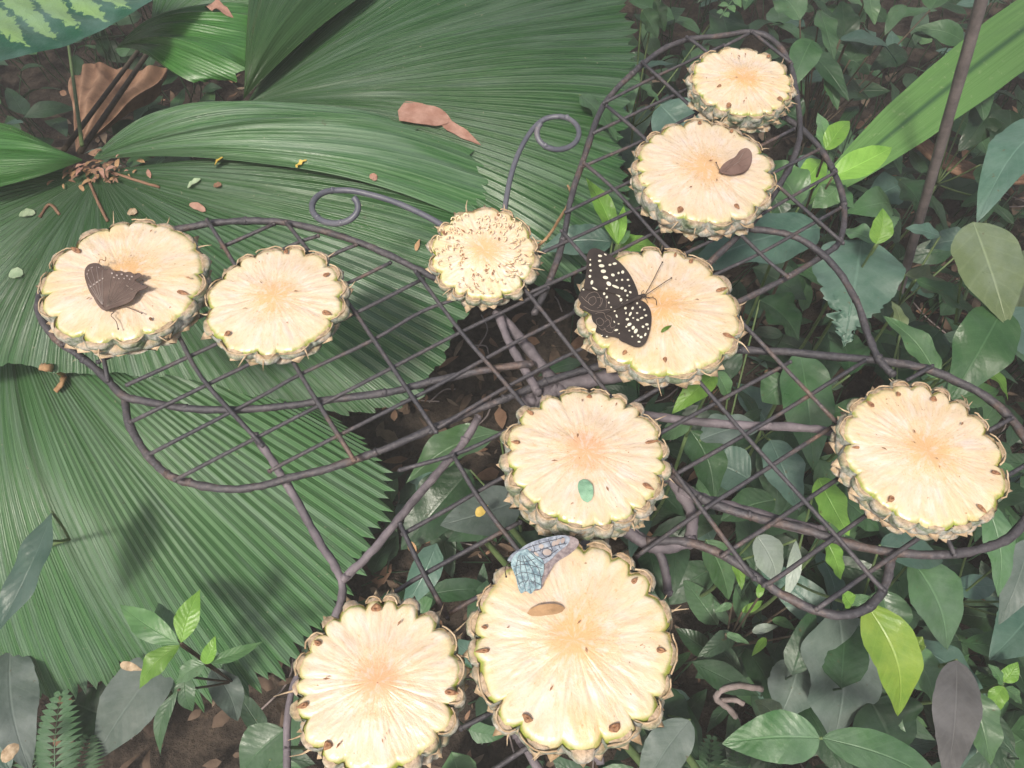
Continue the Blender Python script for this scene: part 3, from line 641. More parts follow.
mb = MB(); mb.tube(spline([P(525, 253, .50), P(545, 240, .52), P(560, 218, .50), P(568, 204, .46), P(570, 190, .40), P(560, 175, .38)], 6), .0014, 6, jit=.3)
tag(mb.build('twig', M['dry2']), 'thin tan twig sticking up right of the small pineapple slice', 'twig')

# ------------------------------------------------------------------ stake
mb = MB(); a = P(894, 310, .1); b = P(984, -8, .6); d = (b - a).normalized()
lo = a - d * (a.z + .02) / d.z; hi = a + d * 1.15
s1 = d.cross(Vector((0, 1, 0))).normalized(); s2 = d.cross(s1); n = 60; vs = []
for i in range(n + 1):
    p = lo.lerp(hi, i / n); r = .0052
    for k in range(8):
        t = math.pi / 4 * k + math.pi / 8; c = .0058 * (1 + .08 * noise.noise(p * 40 + Vector((k, 0, 0))))
        vs.append(p + s1 * math.cos(t) * c + s2 * math.sin(t) * c)
mb.add(vs, [(i * 8 + k, i * 8 + (k + 1) % 8, i * 8 + 8 + (k + 1) % 8, i * 8 + 8 + k) for i in range(n) for k in range(8)] + [tuple(range(8))[::-1], tuple(n * 8 + k for k in range(8))])
M['stake'] = simple('stake_metal', (.13, .11, .11), (.22, .185, .18), 60, .6)
tag(mb.build('metal_stake', M['stake']), 'thin straight brownish grey metal stake leaning through the plants at upper right', 'stake')

# ------------------------------------------------------------------ wire feeder
ZR = .55
feeder = empty('wire_feeder', P(600, 450, 0), 'dark butterfly shaped wire feeding tray with mesh wings and curled antennae holding the pineapple slices', 'feeder tray')
def rod(name, pts, rpx, z=ZR, mat=None, k=6, n=8, jit=.38, zs=None, ends=True):
    pp = [P(x, y, (zs[i] if zs else z)) for i, (x, y) in enumerate(pts)]
    mat = mat or ('lit_metal' if name in ('brace', 'body_bar') else 'metal')
    r = rpx * (.00061 if name == 'wing_rim' else .00064)
    mb = MB(); sp = spline(pp, k); mb.tube(sp, r, n, jit=jit)
    if ends:
        for e in (sp[0], sp[-1]): mb.blob(e, r * 1.12, jit=.5)
    if rpx > 3:
        for q in sp[::5]:
            if hsh(name, round(q.x, 4)) > .8: mb.blob(q + Vector((0, 0, .0006)), r * 1.08, jit=.6)
    return mb.build(name, M[mat], feeder)
# rims
rod('wing_rim', [(452, 284), (437, 279), (395, 258), (360, 243), (320, 230), (280, 222), (245, 221), (215, 223), (180, 229), (130, 240), (75, 258), (45, 285), (38, 305), (43, 322), (60, 342), (85, 360), (108, 380), (124, 396), (150, 402), (185, 408), (230, 410), (285, 406), (335, 399), (385, 393), (430, 382), (480, 371), (530, 364)], 4.6, k=5)
rod('wing_rim', [(124, 396), (128, 420), (136, 438), (150, 458), (167, 474), (190, 483), (225, 489), (255, 487), (290, 478), (330, 468), (375, 453), (420, 434), (465, 414), (505, 399), (545, 382), (600, 366), (660, 352), (720, 349)], 4.6, z=ZR - .006, k=5)
rod('wing_rim', [(535, 312), (550, 280), (563, 240), (572, 195), (586, 152), (603, 106), (632, 74), (662, 50), (690, 39), (720, 36), (752, 32), (775, 42), (790, 65), (797, 98), (800, 132), (793, 160), (778, 187), (762, 212), (738, 236), (708, 264)], 4.4, z=ZR, k=5)
rod('wing_rim', [(783, 116), (800, 128), (818, 146), (834, 172), (844, 205), (840, 240), (822, 256), (790, 276), (755, 294), (715, 312)], 4.2, z=ZR - .004, k=5)
rod('wing_rim', [(738, 229), (770, 231), (802, 240), (832, 264), (856, 300), (868, 335), (878, 358), (892, 374)], 4.4, z=ZR + .002, k=5)
rod('wing_rim', [(700, 347), (740, 350), (785, 352), (840, 357), (890, 362), (935, 372), (985, 396), (1015, 424), (1034, 460), (1035, 500), (1015, 533), (985, 548), (940, 555), (890, 552), (850, 544), (800, 528), (750, 516), (700, 498), (668, 470)], 5.0, z=ZR - .003, k=5)
rod('wing_rim', [(650, 541), (692, 543), (735, 562), (775, 590), (815, 610), (845, 615), (872, 604), (886, 582), (891, 556)], 4.8, z=ZR - .006, k=6)
# braces and frame behind
rod('brace', [(255, 436), (275, 465), (295, 498), (318, 540), (338, 572), (342, 596), (330, 630)], 4.3, z=ZR - .012)
rod('brace', [(478, 418), (462, 445), (440, 470), (410, 505), (375, 548), (345, 578)], 4.6, z=ZR - .012)
rod('brace', [(330, 630), (300, 670), (288, 714), (287, 790)], 3.4, z=ZR - .01)
rod('brace', [(498, 314), (508, 340), (520, 362), (538, 392)], 5.0, z=ZR - .004)
rod('body_bar', [(530, 402), (560, 388), (600, 378), (640, 372)], 9, z=ZR - .016)
rod('body_bar', [(498, 314), (530, 350), (560, 390), (590, 430), (615, 480), (632, 530), (650, 545)], 6.5, z=ZR - .014)
rod('brace', [(640, 414), (690, 421), (740, 425), (795, 427), (836, 432)], 5.2, z=ZR - .012)
rod('brace', [(684, 492), (715, 503), (768, 518), (820, 532)], 6.5, z=ZR - .01)
rod('brace', [(664, 466), (680, 492), (692, 515), (690, 541)], 6.5, z=ZR - .012)
rod('brace', [(655, 545), (664, 565), (668, 592)], 4.5, zs=[ZR - .01, ZR - .014, ZR - .022])
rod('brace', [(625, 530), (640, 540), (660, 548), (690, 542)], 6.5, z=ZR - .01)
rod('brace', [(500, 712), (520, 740), (545, 780)], 4.2, z=ZR - .008)
rod('brace', [(540, 720), (575, 735), (600, 760)], 4.0, z=ZR - .01)
# support pole under the body
mb = MB(); pc = P(600, 470, ZR - .03); mb.tube([Vector((pc.x, pc.y, -.02)), Vector((pc.x, pc.y, .2)), Vector((pc.x, pc.y, ZR - .018))], .011, 12, jit=.1)
mb.build('support_pole', M['metal'], feeder)
# curled antennae
def curl(cx, cy, rx, ry, start, turns, tail, z0, z1):
    pts = []
    for k in range(25):
        t = start + turns * k / 24; pts.append((cx + rx * math.cos(t), cy + ry * math.sin(t)))
    pts = pts + tail; n = len(pts)
    return pts, [z0 + (z1 - z0) * i / (n - 1) for i in range(n)]
pts, zs = curl(335, 207, 23, 16.5, -.62, math.pi * 1.5 + .62, [(350, 190.5), (368, 194), (392, 201), (420, 213), (440, 224), (465, 242), (490, 262), (505, 290)], ZR + .045, ZR + .004)
rod('antenna', pts[::-1], 3.9, zs=zs[::-1], k=3, mat='paint', jit=.08, ends=False)
pts, zs = curl(558, 133, 21, 16.5, math.pi + .62, -(math.pi * 1.5 + .62), [(545, 119), (532, 130), (520, 150), (512, 172), (507, 195), (503, 225), (502, 260), (504, 300)], ZR + .045, ZR + .004)
rod('antenna', pts[::-1], 3.6, zs=zs[::-1], k=3, mat='paint', jit=.08, ends=False)
# mesh rods
G = [[(222, 247), (274, 224)], [(62, 345), (180, 298), (288, 247), (318, 236)], [(98, 362), (215, 310), (328, 257), (356, 245)], [(127, 385), (210, 347), (346, 284), (390, 263)],
     [(131, 422), (256, 361), (358, 312), (423, 279)], [(150, 454), (256, 399), (301, 374), (371, 341), (421, 312), (456, 299)], [(175, 480), (256, 438), (361, 384), (461, 332), (511, 308), (548, 288)],
     [(270, 471), (300, 455), (411, 399), (440, 384), (512, 344), (575, 312)], [(431, 432), (503, 389), (585, 347), (650, 318)], [(400, 470), (456, 454), (500, 434), (560, 400)],
     [(403, 534), (450, 508), (496, 481), (520, 470)], [(392, 594), (421, 576), (470, 549), (520, 522)], [(445, 616), (476, 598), (500, 585)], [(461, 728), (492, 712)], [(490, 772), (520, 752), (545, 737)],
     [(725, 46), (752, 32)], [(604, 103), (655, 77), (692, 60), (724, 45)], [(594, 133), (642, 110), (690, 88), (730, 70)], [(584, 166), (642, 141), (700, 112)], [(566, 212), (608, 192), (660, 168), (720, 140), (792, 106)],
     [(537, 255), (585, 233), (632, 211), (700, 178), (768, 142), (794, 129)], [(527, 294), (585, 268), (652, 234), (700, 212), (775, 172), (818, 150)], [(575, 310), (640, 277), (694, 249), (735, 229), (800, 192), (836, 172)], [(660, 300), (729, 268), (768, 249), (840, 208)],
     [(630, 405), (680, 377), (740, 350)], [(640, 445), (664, 431), (750, 384), (790, 362)], [(660, 484), (678, 473), (768, 421), (866, 360)], [(637, 556), (697, 514), (768, 468), (832, 427)], [(722, 556), (732, 549), (768, 526), (842, 476)],
     [(764, 585), (783, 574), (875, 509)], [(817, 609), (868, 573), (930, 530)], [(908, 380), (932, 366)], [(990, 430), (1012, 418)], [(1000, 480), (1034, 460)], [(943, 530), (955, 555)]]
for q in G: rod('mesh_rod', q, 2.45, z=ZR + .004, n=6, k=4, jit=.18)
Hh = [[(207, 220), (232, 260), (290, 357), (310, 390), (354, 460)], [(98, 262), (140, 290), (175, 330), (202, 378), (262, 445)], [(286, 222), (344, 297), (403, 383), (436, 432)], [(416, 272), (461, 332), (506, 384), (540, 425)],
      [(400, 524), (422, 570), (448, 618)], [(453, 455), (480, 500), (512, 542), (525, 560)], [(500, 262), (531, 297), (600, 384), (640, 425)], [(562, 231), (600, 275), (650, 330), (696, 378), (752, 443), (831, 530), (872, 578), (884, 590)],
      [(584, 163), (617, 192), (665, 245), (720, 300), (765, 347), (839, 425)], [(607, 106), (643, 137), (700, 195), (735, 229), (768, 261), (788, 277)], [(642, 62), (697, 112), (740, 150), (785, 192), (843, 243)],
      [(687, 37), (707, 52), (750, 88), (783, 118)], [(670, 466), (710, 520), (754, 579)], [(752, 32), (790, 62)], [(108, 380), (98, 330), (92, 300)]]
for q in Hh: rod('mesh_rod', q, 2.55, z=ZR + .0085, n=6, k=4, jit=.18)

# ------------------------------------------------------------------ pineapple slices
RV = {}
def make_slice(label, cx, cy, rx, th, lobes, seed, tilt=(0, 0), warm=0, pits=(), spots=(), amp=.105, yellow=None, curly=False):
    zt = ZR + .012 + th
    C = P(cx, cy, zt); Rr = rx * mpp(cx, cy, zt)
    base = Vector((C.x, C.y, ZR + .011))
    o = empty('pineapple_slice', base, label, 'pineapple slice', 'pineapple slices laid on the wire feeder')
    o['_'] = 0; del o['_']
    TX, TY = R(tilt[0]), R(tilt[1]); rot = Matrix.Rotation(TX, 3, 'X') @ Matrix.Rotation(TY, 3, 'Y')
    rn = random.Random(seed)
    # lobe layout (uneven)
    ws = [1 + rn.uniform(-.38, .38) for _ in range(lobes)]; tot = sum(ws); cum = [0]
    for q in ws: cum.append(cum[-1] + q / tot)
    hts = [rn.uniform(.3, 1.35) for _ in range(lobes)]; ph0 = rn.random()
    def rad(u):
        u = (u + ph0) % 1.0
        for i in range(lobes):
            if u <= cum[i + 1]:
                k = (u - cum[i]) / (cum[i + 1] - cum[i]); break
        bump = math.sin(math.pi * k) ** .55
        lowf = .035 * noise.noise(Vector((math.cos(u * 6.283) * 1.2, math.sin(u * 6.283) * 1.2, seed)))
        fine = .016 * noise.noise(Vector((math.cos(u * 6.283) * 7, math.sin(u * 6.283) * 7, seed + 5))) + .012 * noise.noise(Vector((math.cos(u * 6.283) * 22, math.sin(u * 6.283) * 22, seed)))
        return Rr * (1 - amp * hts[i] + amp * hts[i] * bump * 1.2 + lowf + fine), k, i
    def W(p): return base + rot @ (p - Vector((0, 0, 0)))
    NA, NR = 288, 34
    rr = [rad(a / NA) for a in range(NA)]
    mb = MB(); vs = []; uv = []; at = []
    for j in range(NR + 1):
        s = j / NR
        for a in range(NA):
            t = 2 * math.pi * a / NA; r = rr[a][0] * s; c, sn = math.cos(t), math.sin(t)
            fib = noise.noise(Vector((c * 9 + seed, sn * 9, s * 1.4))) * .0004 + noise.noise(Vector((c * 20, sn * 20 + seed, s * 6))) * .0003
            z = th + fib * max(0, min(1, s * 2.2 - .3)) - .0035 * max(0, (s - .90) / .10) ** 2 + .0012 * noise.noise(Vector((c * r * 60, sn * r * 60, seed)))
            z += (.0015 * math.cos(s * 3))
            vs.append(W(Vector((c * r, sn * r, z)))); uv.append((a / NA, s)); at.append((c * 2.6 * (.3 + .7 * min(1, s * 2)), sn * 2.6 * (.3 + .7 * min(1, s * 2)), s * 1.5))
    fs = [(j * NA + a, j * NA + (a + 1) % NA, (j + 1) * NA + (a + 1) % NA, (j + 1) * NA + a) for j in range(NR) for a in range(NA)]
    mb.add(vs, fs, 0, uv, at)
    # bottom closes the disc
    vs = []; 
    for a in range(NA):
        t = 2 * math.pi * a / NA; vs.append(W(Vector((math.cos(t) * rr[a][0], math.sin(t) * rr[a][0], th - .0035))))
    for a in range(NA):
        t = 2 * math.pi * a / NA; vs.append(W(Vector((math.cos(t) * rr[a][0] * .93, math.sin(t) * rr[a][0] * .93, .001))))
    vs.append(W(Vector((0, 0, .001))))
    mb.add(vs, [(a, NA + a, NA + (a + 1) % NA, (a + 1) % NA) for a in range(NA)] + [(NA + a, 2 * NA, NA + (a + 1) % NA) for a in range(NA)], 1, [(0, .99)] * len(vs), [(0, 0, .5)] * len(vs))
    # torn brown specks in the flesh
    for k in range(5 if not curly else 40):
        a = rn.uniform(0, 6.283); r = Rr * rn.uniform(.12, .84) if not curly else Rr * rn.uniform(.3, .8); L = rn.uniform(.0009, .0024); ww = L * rn.uniform(.2, .45)
        aa = a + rn.uniform(-.7, .7); c0 = Vector((math.cos(a) * r, math.sin(a) * r, th + .0024)); d = Vector((math.cos(aa), math.sin(aa), 0)); s_ = Vector((-d.y, d.x, 0))
        mb.add([W(c0 - d * L), W(c0 + s_ * ww + Vector((0, 0, .0006))), W(c0 + d * L), W(c0 - s_ * ww + Vector((0, 0, .0004)))], [(0, 3, 2, 1)], 2)
    # loose papery curls of flesh
    for k in range(0 if not curly else 120):
        a = rn.uniform(0, 6.283); r = Rr * (rn.uniform(.35, .9) if curly else rn.uniform(.6, .93)); L = rn.uniform(.0018, .0038)
        b = Vector((math.cos(a) * r, math.sin(a) * r, th + .0016)); a2 = a + rn.uniform(-.4, .4)
        pts = [b, b + Vector((math.cos(a2) * L * .5, math.sin(a2) * L * .5, .0016)), b + Vector((math.cos(a2 + .5) * L, math.sin(a2 + .5) * L, .0012)), b + Vector((math.cos(a2 + 1) * L * 1.1, math.sin(a2 + 1) * L * 1.1, .0002))]
        mb.tube([W(p) for p in spline(pts, 3)], .00042, 5, mat=3)
    fm = mat_flesh('flesh', seed, warm)
    mb.build('flesh', [fm, M['rind'], M['seed'], M['fib']], o, attr=True)
    # rind with bulging eyes, in rows
    mb = MB()
    def core(u, v):
        a = int(round(u * NA)) % NA; t = 2 * math.pi * u; r = rr[a][0] * (1.005 + .04 * math.sin(math.pi * v) - .05 * v)
        return W(Vector((math.cos(t) * r, math.sin(t) * r, (th - .003) * (1 - v) + .0005 * v)))
    mb.grid(core, NA, 6, 0, True)
    rows = 2 if th > .018 else 1
    for row in range(rows + 1):
        for i in range(lobes):
            u0 = ((cum[i] + cum[i + 1]) / 2 + (0 if row % 2 == 0 else .5 / lobes) - ph0) % 1; t = 2 * math.pi * u0
            hw = Rr * math.pi / lobes * rn.uniform(.78, .98); hh = th / (rows + .4) * .62
            zc = th - .004 - row * th / (rows + .5) - hh * .35
            r0 = rr[int(u0 * NA) % NA][0] * (.992 - .02 * row) if row % 2 == 0 else Rr * (.985 - .02 * row)
            bl = rn.uniform(.55, 1.1); spk = rn.uniform(.3, 1.0) * (1.2 if rn.random() < .3 else .7); bend = rn.uniform(-.4, .4); up = rn.uniform(-.6, .5)
            def eye(u, v, t=t, hw=hw, hh=hh, zc=zc, r0=r0, bl=bl, up=up):
                x = (u - .5) * 2; y = (v - .5) * 2; k = max(0, 1 - x * x) * max(0, 1 - y * y)
                tt = t + x * hw * (1 - .35 * abs(y)) / r0
                r = r0 - .002 + .0062 * bl * k ** .6 + .0009 * noise.noise(Vector((x * 4 + i, y * 4, row + seed)))
                zz = zc + y * hh * (1 - .25 * x * x)
                return W(Vector((math.cos(tt) * r, math.sin(tt) * r, max(.0, min(zz, th - .0028)))))
            mb.grid(eye, 6, 5, 0)
            # papery bract with a spine
            if rn.random() < .35: continue
            L = .0050 * spk + .0012
            c0 = Vector((math.cos(t), math.sin(t), 0)); s_ = Vector((-c0.y, c0.x, 0)); b = c0 * (r0 + .0006) + Vector((0, 0, max(.002, zc - hh * .15)))
            q = [b - s_ * hw * .55 - Vector((0, 0, hh * .5)), b + s_ * hw * .55 - Vector((0, 0, hh * .5)), b + c0 * .002 + Vector((0, 0, hh * .15)),
                 b + c0 * (L * .75 + .003 * bl) + s_ * bend * L + Vector((0, 0, up * L))]
            mid = b + c0 * (.0042 * bl) - Vector((0, 0, hh * .1))
            mb.add([W(x) for x in q + [mid]], [(0, 4, 3), (4, 1, 3), (0, 3, 2), (1, 2, 3)], 1)
    # thin papery edge round every lobe
    for i in range(lobes):
        if rn.random() < .38: continue
        pts = []
        for k in range(9):
            uu = (cum[i] + (cum[i + 1] - cum[i]) * (.06 + .88 * k / 8) - ph0) % 1; a = int(uu * NA) % NA; t = 2 * math.pi * uu
            r = rr[a][0] + .0009; pts.append(W(Vector((math.cos(t) * r, math.sin(t) * r, th - .0024 + .0006 * math.sin(k)))))
        mb.tube(pts, .00055, 5, mat=1, jit=.7)
    # a few long whiskers
    for k in range(7):
        u0 = rn.random(); t = 2 * math.pi * u0; r0 = rr[int(u0 * NA) % NA][0]; c0 = Vector((math.cos(t), math.sin(t), 0)); s_ = Vector((-c0.y, c0.x, 0))
        b = c0 * r0 + Vector((0, 0, th * .7)); L = rn.uniform(.005, .012); sd = rn.uniform(-.6, .6)
        wv = [b, b + c0 * L * .5 + s_ * sd * L * .3, b + c0 * L + s_ * sd * L + Vector((0, 0, rn.uniform(-.4, .5) * L))]
        mb.tube([W(x) for x in spline(wv, 4)], .0007, 5, mat=1, taper=lambda q: 1.3 - 1.1 * q)
    mb.build('rind', [M['rind'], M['tan']], o)
    # seed pits given by photo position
    for (x, y, L, ww) in pits:
        p = P(x, y, zt); loc = rot.inverted() @ (p - base); loc.z = th + .0006
        d = Vector((loc.x, loc.y, 0)).normalized(); s_ = Vector((-d.y, d.x, 0)); lim = .865 * rr[int((math.atan2(d.y, d.x) / 6.28318 % 1) * NA) % NA][0]; loc = d * min(lim, Vector((loc.x, loc.y, 0)).length); L *= .95 * mpp(x, y, zt); ww *= .74 * mpp(x, y, zt)
        mb = MB()
        def pit(u, v):
            t = 2 * math.pi * u; rr_ = v; q = d * math.cos(t) * L * .5 * rr_ * (1 + .35 * math.cos(t)) + s_ * math.copysign(abs(math.sin(t)) ** 1.6, math.sin(t)) * ww * .5 * rr_
            q *= 1 + .2 * noise.noise(Vector((x + math.cos(t) * 2, math.sin(t) * 2, y)))
            return W(Vector((loc.x, loc.y, th + .0005 + .0012 * math.sin(math.pi * v) ** .6)) + q)
        mb.grid(pit, 14, 4, 0, True)
        mb.build('seed_pit', M['seed'], o)
    return o, W, th, base, rot
M['fib'] = simple('flesh_fibre', (.72, .56, .33), (.85, .74, .52), 200, .5)

S = {}
S[1] = make_slice('pineapple slice at far left with the closed brown butterfly on it', 121, 277, 79, .019, 15, 11, pits=[(72, 248, 14, 8), (190, 293, 14, 7), (150, 318, 5, 4)], tilt=(-1, 2))
S[2] = make_slice('pale bare pineapple slice just right of the one with the closed brown butterfly', 274, 297, 69, .013, 14, 23, tilt=(-2, 0), amp=.10, pits=[(327, 313, 11, 8), (325, 274, 8, 6), (225, 336, 8, 7), (287, 243, 7, 6)])
S[3] = make_slice('smallest pineapple slice with curly frayed flesh between the two curled antennae', 484, 248, 53, .014, 15, 31, tilt=(10, 0), curly=True, pits=[(439, 232, 6, 6), (503, 208, 5, 5)])
S[4] = make_slice('topmost pineapple slice against the upper rim of the raised wing', 743, 77, 50, .020, 17, 47, tilt=(2, 0), curly=False, pits=[(729, 104, 8, 7), (780, 97, 7, 6), (720, 85, 6, 4), (774, 52, 5, 5)])
S[5] = make_slice('second pineapple slice from the top carrying the small brown butterfly', 705, 167, 69, .021, 17, 53, tilt=(2, 0), pits=[(681, 207, 9, 9), (737, 204, 8, 6), (699, 122, 5, 6), (735, 127, 6, 5)])
S[6] = make_slice('pineapple slice with the black and white spotted butterfly on its left side', 661, 307, 80, .016, 17, 61, tilt=(-1, 0), pits=[(692, 259, 7, 6), (728, 287, 14, 6), (727, 335, 14, 6), (625, 352, 7, 6), (665, 359, 7, 6), (676, 252, 7, 4)])
S[7] = make_slice('rightmost pineapple slice on the right hand wing, no butterfly on it', 926, 451, 80, .019, 17, 71, tilt=(0, 0), pits=[(868, 401, 10, 6), (892, 498, 9, 8), (982, 508, 13, 6), (995, 472, 10, 6), (936, 387, 7, 9), (853, 447, 8, 4), (895, 386, 6, 6)])
S[8] = make_slice('central pineapple slice with an orange core and a tiny green leaflet on it', 586, 455, 80, .026, 19, 83, tilt=(-6, 0), warm=.05, pits=[(516, 441, 10, 6), (527, 407, 9, 6), (650, 441, 16, 5), (646, 487, 14, 7), (590, 391, 5, 8)])
S[9] = make_slice('largest pineapple slice at the bottom with the blue grey butterfly at its upper edge', 574, 640, 102, .030, 18, 97, warm=.0, pits=[(525, 722, 8, 16), (615, 728, 9, 18), (660, 650, 11, 8), (634, 581, 9, 7), (480, 651, 16, 6), (477, 626, 7, 5)], tilt=(0, 0))
S[10] = make_slice('pineapple slice at bottom left of the biggest one, with green edged lobes', 377, 682, 84, .028, 20, 109, warm=.04, pits=[(376, 604, 9, 15), (456, 693, 15, 8), (301, 706, 13, 8), (328, 745, 10, 12), (318, 643, 9, 8)], tilt=(-1, 0))

def top_point(k, px, py, h=0.0):
    """point on slice k's cut face (plus h) seen at px,py"""
    o, W, th, base, rot = S[k]; n = rot @ Vector((0, 0, 1)); c = W(Vector((0, 0, th + .0012 + h)))
    x = (px - 512) / F; y = -(py - 384) / F; d = Vector((x, y * ca + sa, y * sa - ca)); t = (c - CAM).dot(n) / d.dot(n)
    return CAM + d * t, n

# ------------------------------------------------------------------ butterflies
def wing_mat(name, c1, c2, rough=.7, sc=60, line=None):
    m = NT(name); o = m.obj(); a = m.noise(o, sc, 5, .6); col = m.ramp(a, [(.35, c1), (.65, c2)])
    if line:
        v = m.n('ShaderNodeTexVoronoi', feature='DISTANCE_TO_EDGE'); dv = m.n('ShaderNodeMix', data_type='VECTOR'); dv.inputs[0].default_value = .012; nn = m.n('ShaderNodeTexNoise'); nn.inputs['Scale'].default_value = 160; m.l(o, nn.inputs['Vector']); m.l(o, dv.inputs[4]); m.l(nn.outputs['Color'], dv.inputs[5]); m.l(dv.outputs[1], v.inputs['Vector']); v.inputs['Scale'].default_value = line[1]
        col = m.mix(m.ramp(v.outputs['Distance'], [(.04, 1.0), (.10, 0.0)]), col, line[0])
    m.l(col, m.b.inputs[0]); m.rough(rough); m.bump(m.noise(o, 500, 3, .6), .3, .0005); return m.m
M['w_brown'] = wing_mat('brown_wing', (.075, .048, .040), (.13, .088, .072))
M['w_brown2'] = wing_mat('light_brown_wing', (.13, .075, .06), (.19, .12, .10))
M['w_black'] = wing_mat('black_wing', (.022, .016, .014), (.045, .033, .028))
M['w_spot'] = wing_mat('cream_wing_spot', (.62, .58, .46), (.78, .74, .6))
M['w_pale'] = wing_mat('pale_brown_mark', (.30, .24, .22), (.42, .36, .33))
M['w_net'] = wing_mat('grey_brown_mark', (.17, .13, .11), (.24, .19, .16))
M['w_teal'] = wing_mat('teal_wing', (.09, .16, .20), (.34, .46, .49), sc=420)
M['w_ink'] = wing_mat('wing_vein', (.05, .055, .075), (.09, .09, .11))
M['w_slate'] = wing_mat('slate_wing', (.13, .15, .20), (.33, .37, .43), sc=380)
M['w_edge'] = wing_mat('mottled_wing_edge', (.13, .10, .11), (.30, .25, .25), sc=400)
def poly_plate(mb, pts3, n, th, mat=0, dome=None):
    """thin closed plate with outline pts3 and thickness th, finely triangulated as a fan"""
    c = sum(pts3, Vector()) / len(pts3); N = len(pts3); rings = 5; vs = []; uv = []
    for j in range(rings + 1):
        s = j / rings
        for p in pts3:
            q = c.lerp(p, s); q = q + n * ((dome(q) if dome else 0)); vs.append(q + n * th / 2 * (1 - .6 * s)); uv.append((s, 0))
    fs = [(j * N + a, j * N + (a + 1) % N, (j + 1) * N + (a + 1) % N, (j + 1) * N + a) for j in range(rings) for a in range(N)]
    mb.add(vs, fs, mat, uv)
    vs2 = [v - n * th for v in vs]; mb.add(vs2, [f[::-1] for f in fs], mat, uv)
    b = rings * N; mb.add([vs[b + a] for a in range(N)] + [vs2[b + a] for a in range(N)], [(a, N + a, N + (a + 1) % N, (a + 1) % N) for a in range(N)], mat)
def smooth_outline(pts, k=4):
    q = [Vector((x, y, 0)) for x, y in pts]; n = len(q); out = []
    for i in range(n):
        a, b, c, d = q[i - 1], q[i], q[(i + 1) % n], q[(i + 2) % n]
        for j in range(k):
            t = j / k; out.append(.5 * ((2 * b) + (c - a) * t + (2 * a - 5 * b + 4 * c - d) * t * t + (3 * b - a - 3 * c + d) * t ** 3))
    return [(v.x, v.y) for v in out]
def conv(pts, ox, oy, s): return [(ox + x / s, oy + y / s) for x, y in pts]
class Fly:
    def __init__(s, k, label, hfn, at):
        s.k = k; s.h = hfn; p, s.n = top_point(k, *at, .003); s.o = empty('butterfly', p, label, 'butterfly', 'butterflies feeding on the slices')
    def pt(s, x, y, dh=0): return top_point(s.k, x, y, s.h(x, y) + dh)[0]
    def wing(s, name, pts, mat, dh=0, marks=(), mm=None, k=4, extra=None):
        mb = MB(); poly_plate(mb, [s.pt(x, y, dh) for x, y in smooth_outline(pts, k)], s.n, .0005)
        mats = [mat] + (mm or [])
        for (x, y, a, b, ang, mi) in marks:
            c = math.cos(ang); sn = math.sin(ang)
            ring = [(x + a * math.cos(t) * c - b * math.sin(t) * sn, y + a * math.cos(t) * sn + b * math.sin(t) * c) for t in [2 * math.pi * q / 8 for q in range(8)]]
            poly_plate(mb, [s.pt(u, v, dh + .0006) for u, v in ring], s.n, .0002, mi)
        if extra:
            for ln, r, mi in extra: mb.tube([s.pt(u, v, dh + .0003) for u, v in smooth_line(ln)], r, 5, mat=mi)
        return mb.build(name, mats, s.o, smooth=False)
    def body(s, pts, rs, mat, dh=.002):
        mb = MB(); P3 = spline([s.pt(x, y, dh) for x, y in pts], 5); n = len(P3)
        def tp(t):
            q = t * (len(rs) - 1); i = min(len(rs) - 2, int(q)); return rs[i] + (rs[i + 1] - rs[i]) * (q - i)
        mb.tube(P3, 1.0, 9, taper=tp); mb.build('body', mat, s.o)
    def ant(s, pts, mat, dh=.003, name='antenna', r=.0003):
        mb = MB(); q = spline([s.pt(x, y, dh) for x, y in pts], 5); mb.tube(q, r, 5); 
        if name == 'antenna': mb.blob(q[-1], r * 2.2)
        mb.build(name, mat, s.o)
def smooth_line(pts):
    return [(v.x, v.y) for v in spline([Vector((x, y, 0)) for x, y in pts], 4)]
# spotted butterfly
def c5(p): return conv(p, 560, 230, 5.12)
fl = Fly(6, 'large black butterfly with cream spots resting with open wings', lambda x, y: .003 + .00006 * max(0, 640 - x), (640, 297))
sp_up = [(205, 132, 11, 6, .2), (203, 158, 9, 6, 0), (213, 183, 15, 8, .1), (222, 211, 14, 9, .1), (233, 243, 14, 8, .2), (250, 275, 14, 10, .7), (285, 290, 20, 6, .4), (318, 298, 9, 7, 0), (155, 178, 5, 6, 0), (157, 207, 6, 5, 0), (153, 237, 7, 7, 0), (163, 268, 7, 12, .2), (256, 178, 8, 5, 0), (280, 172, 11, 6, -.1), (300, 220, 6, 6, 0), (321, 215, 8, 8, 0), (271, 230, 10, 7, .3), (290, 257, 5, 5, 0), (318, 255, 6, 5, 0), (348, 255, 7, 5, 0), (335, 310, 7, 6, .4), (360, 318, 7, 5, .6), (155, 152, 4, 4, 0), (232, 125, 8, 3, .5), (345, 335, 5, 5, 0), (375, 352, 5, 5, 0), (178, 300, 16, 4, .5), (240, 300, 5, 4, 0), (355, 285, 5, 4, 0)]
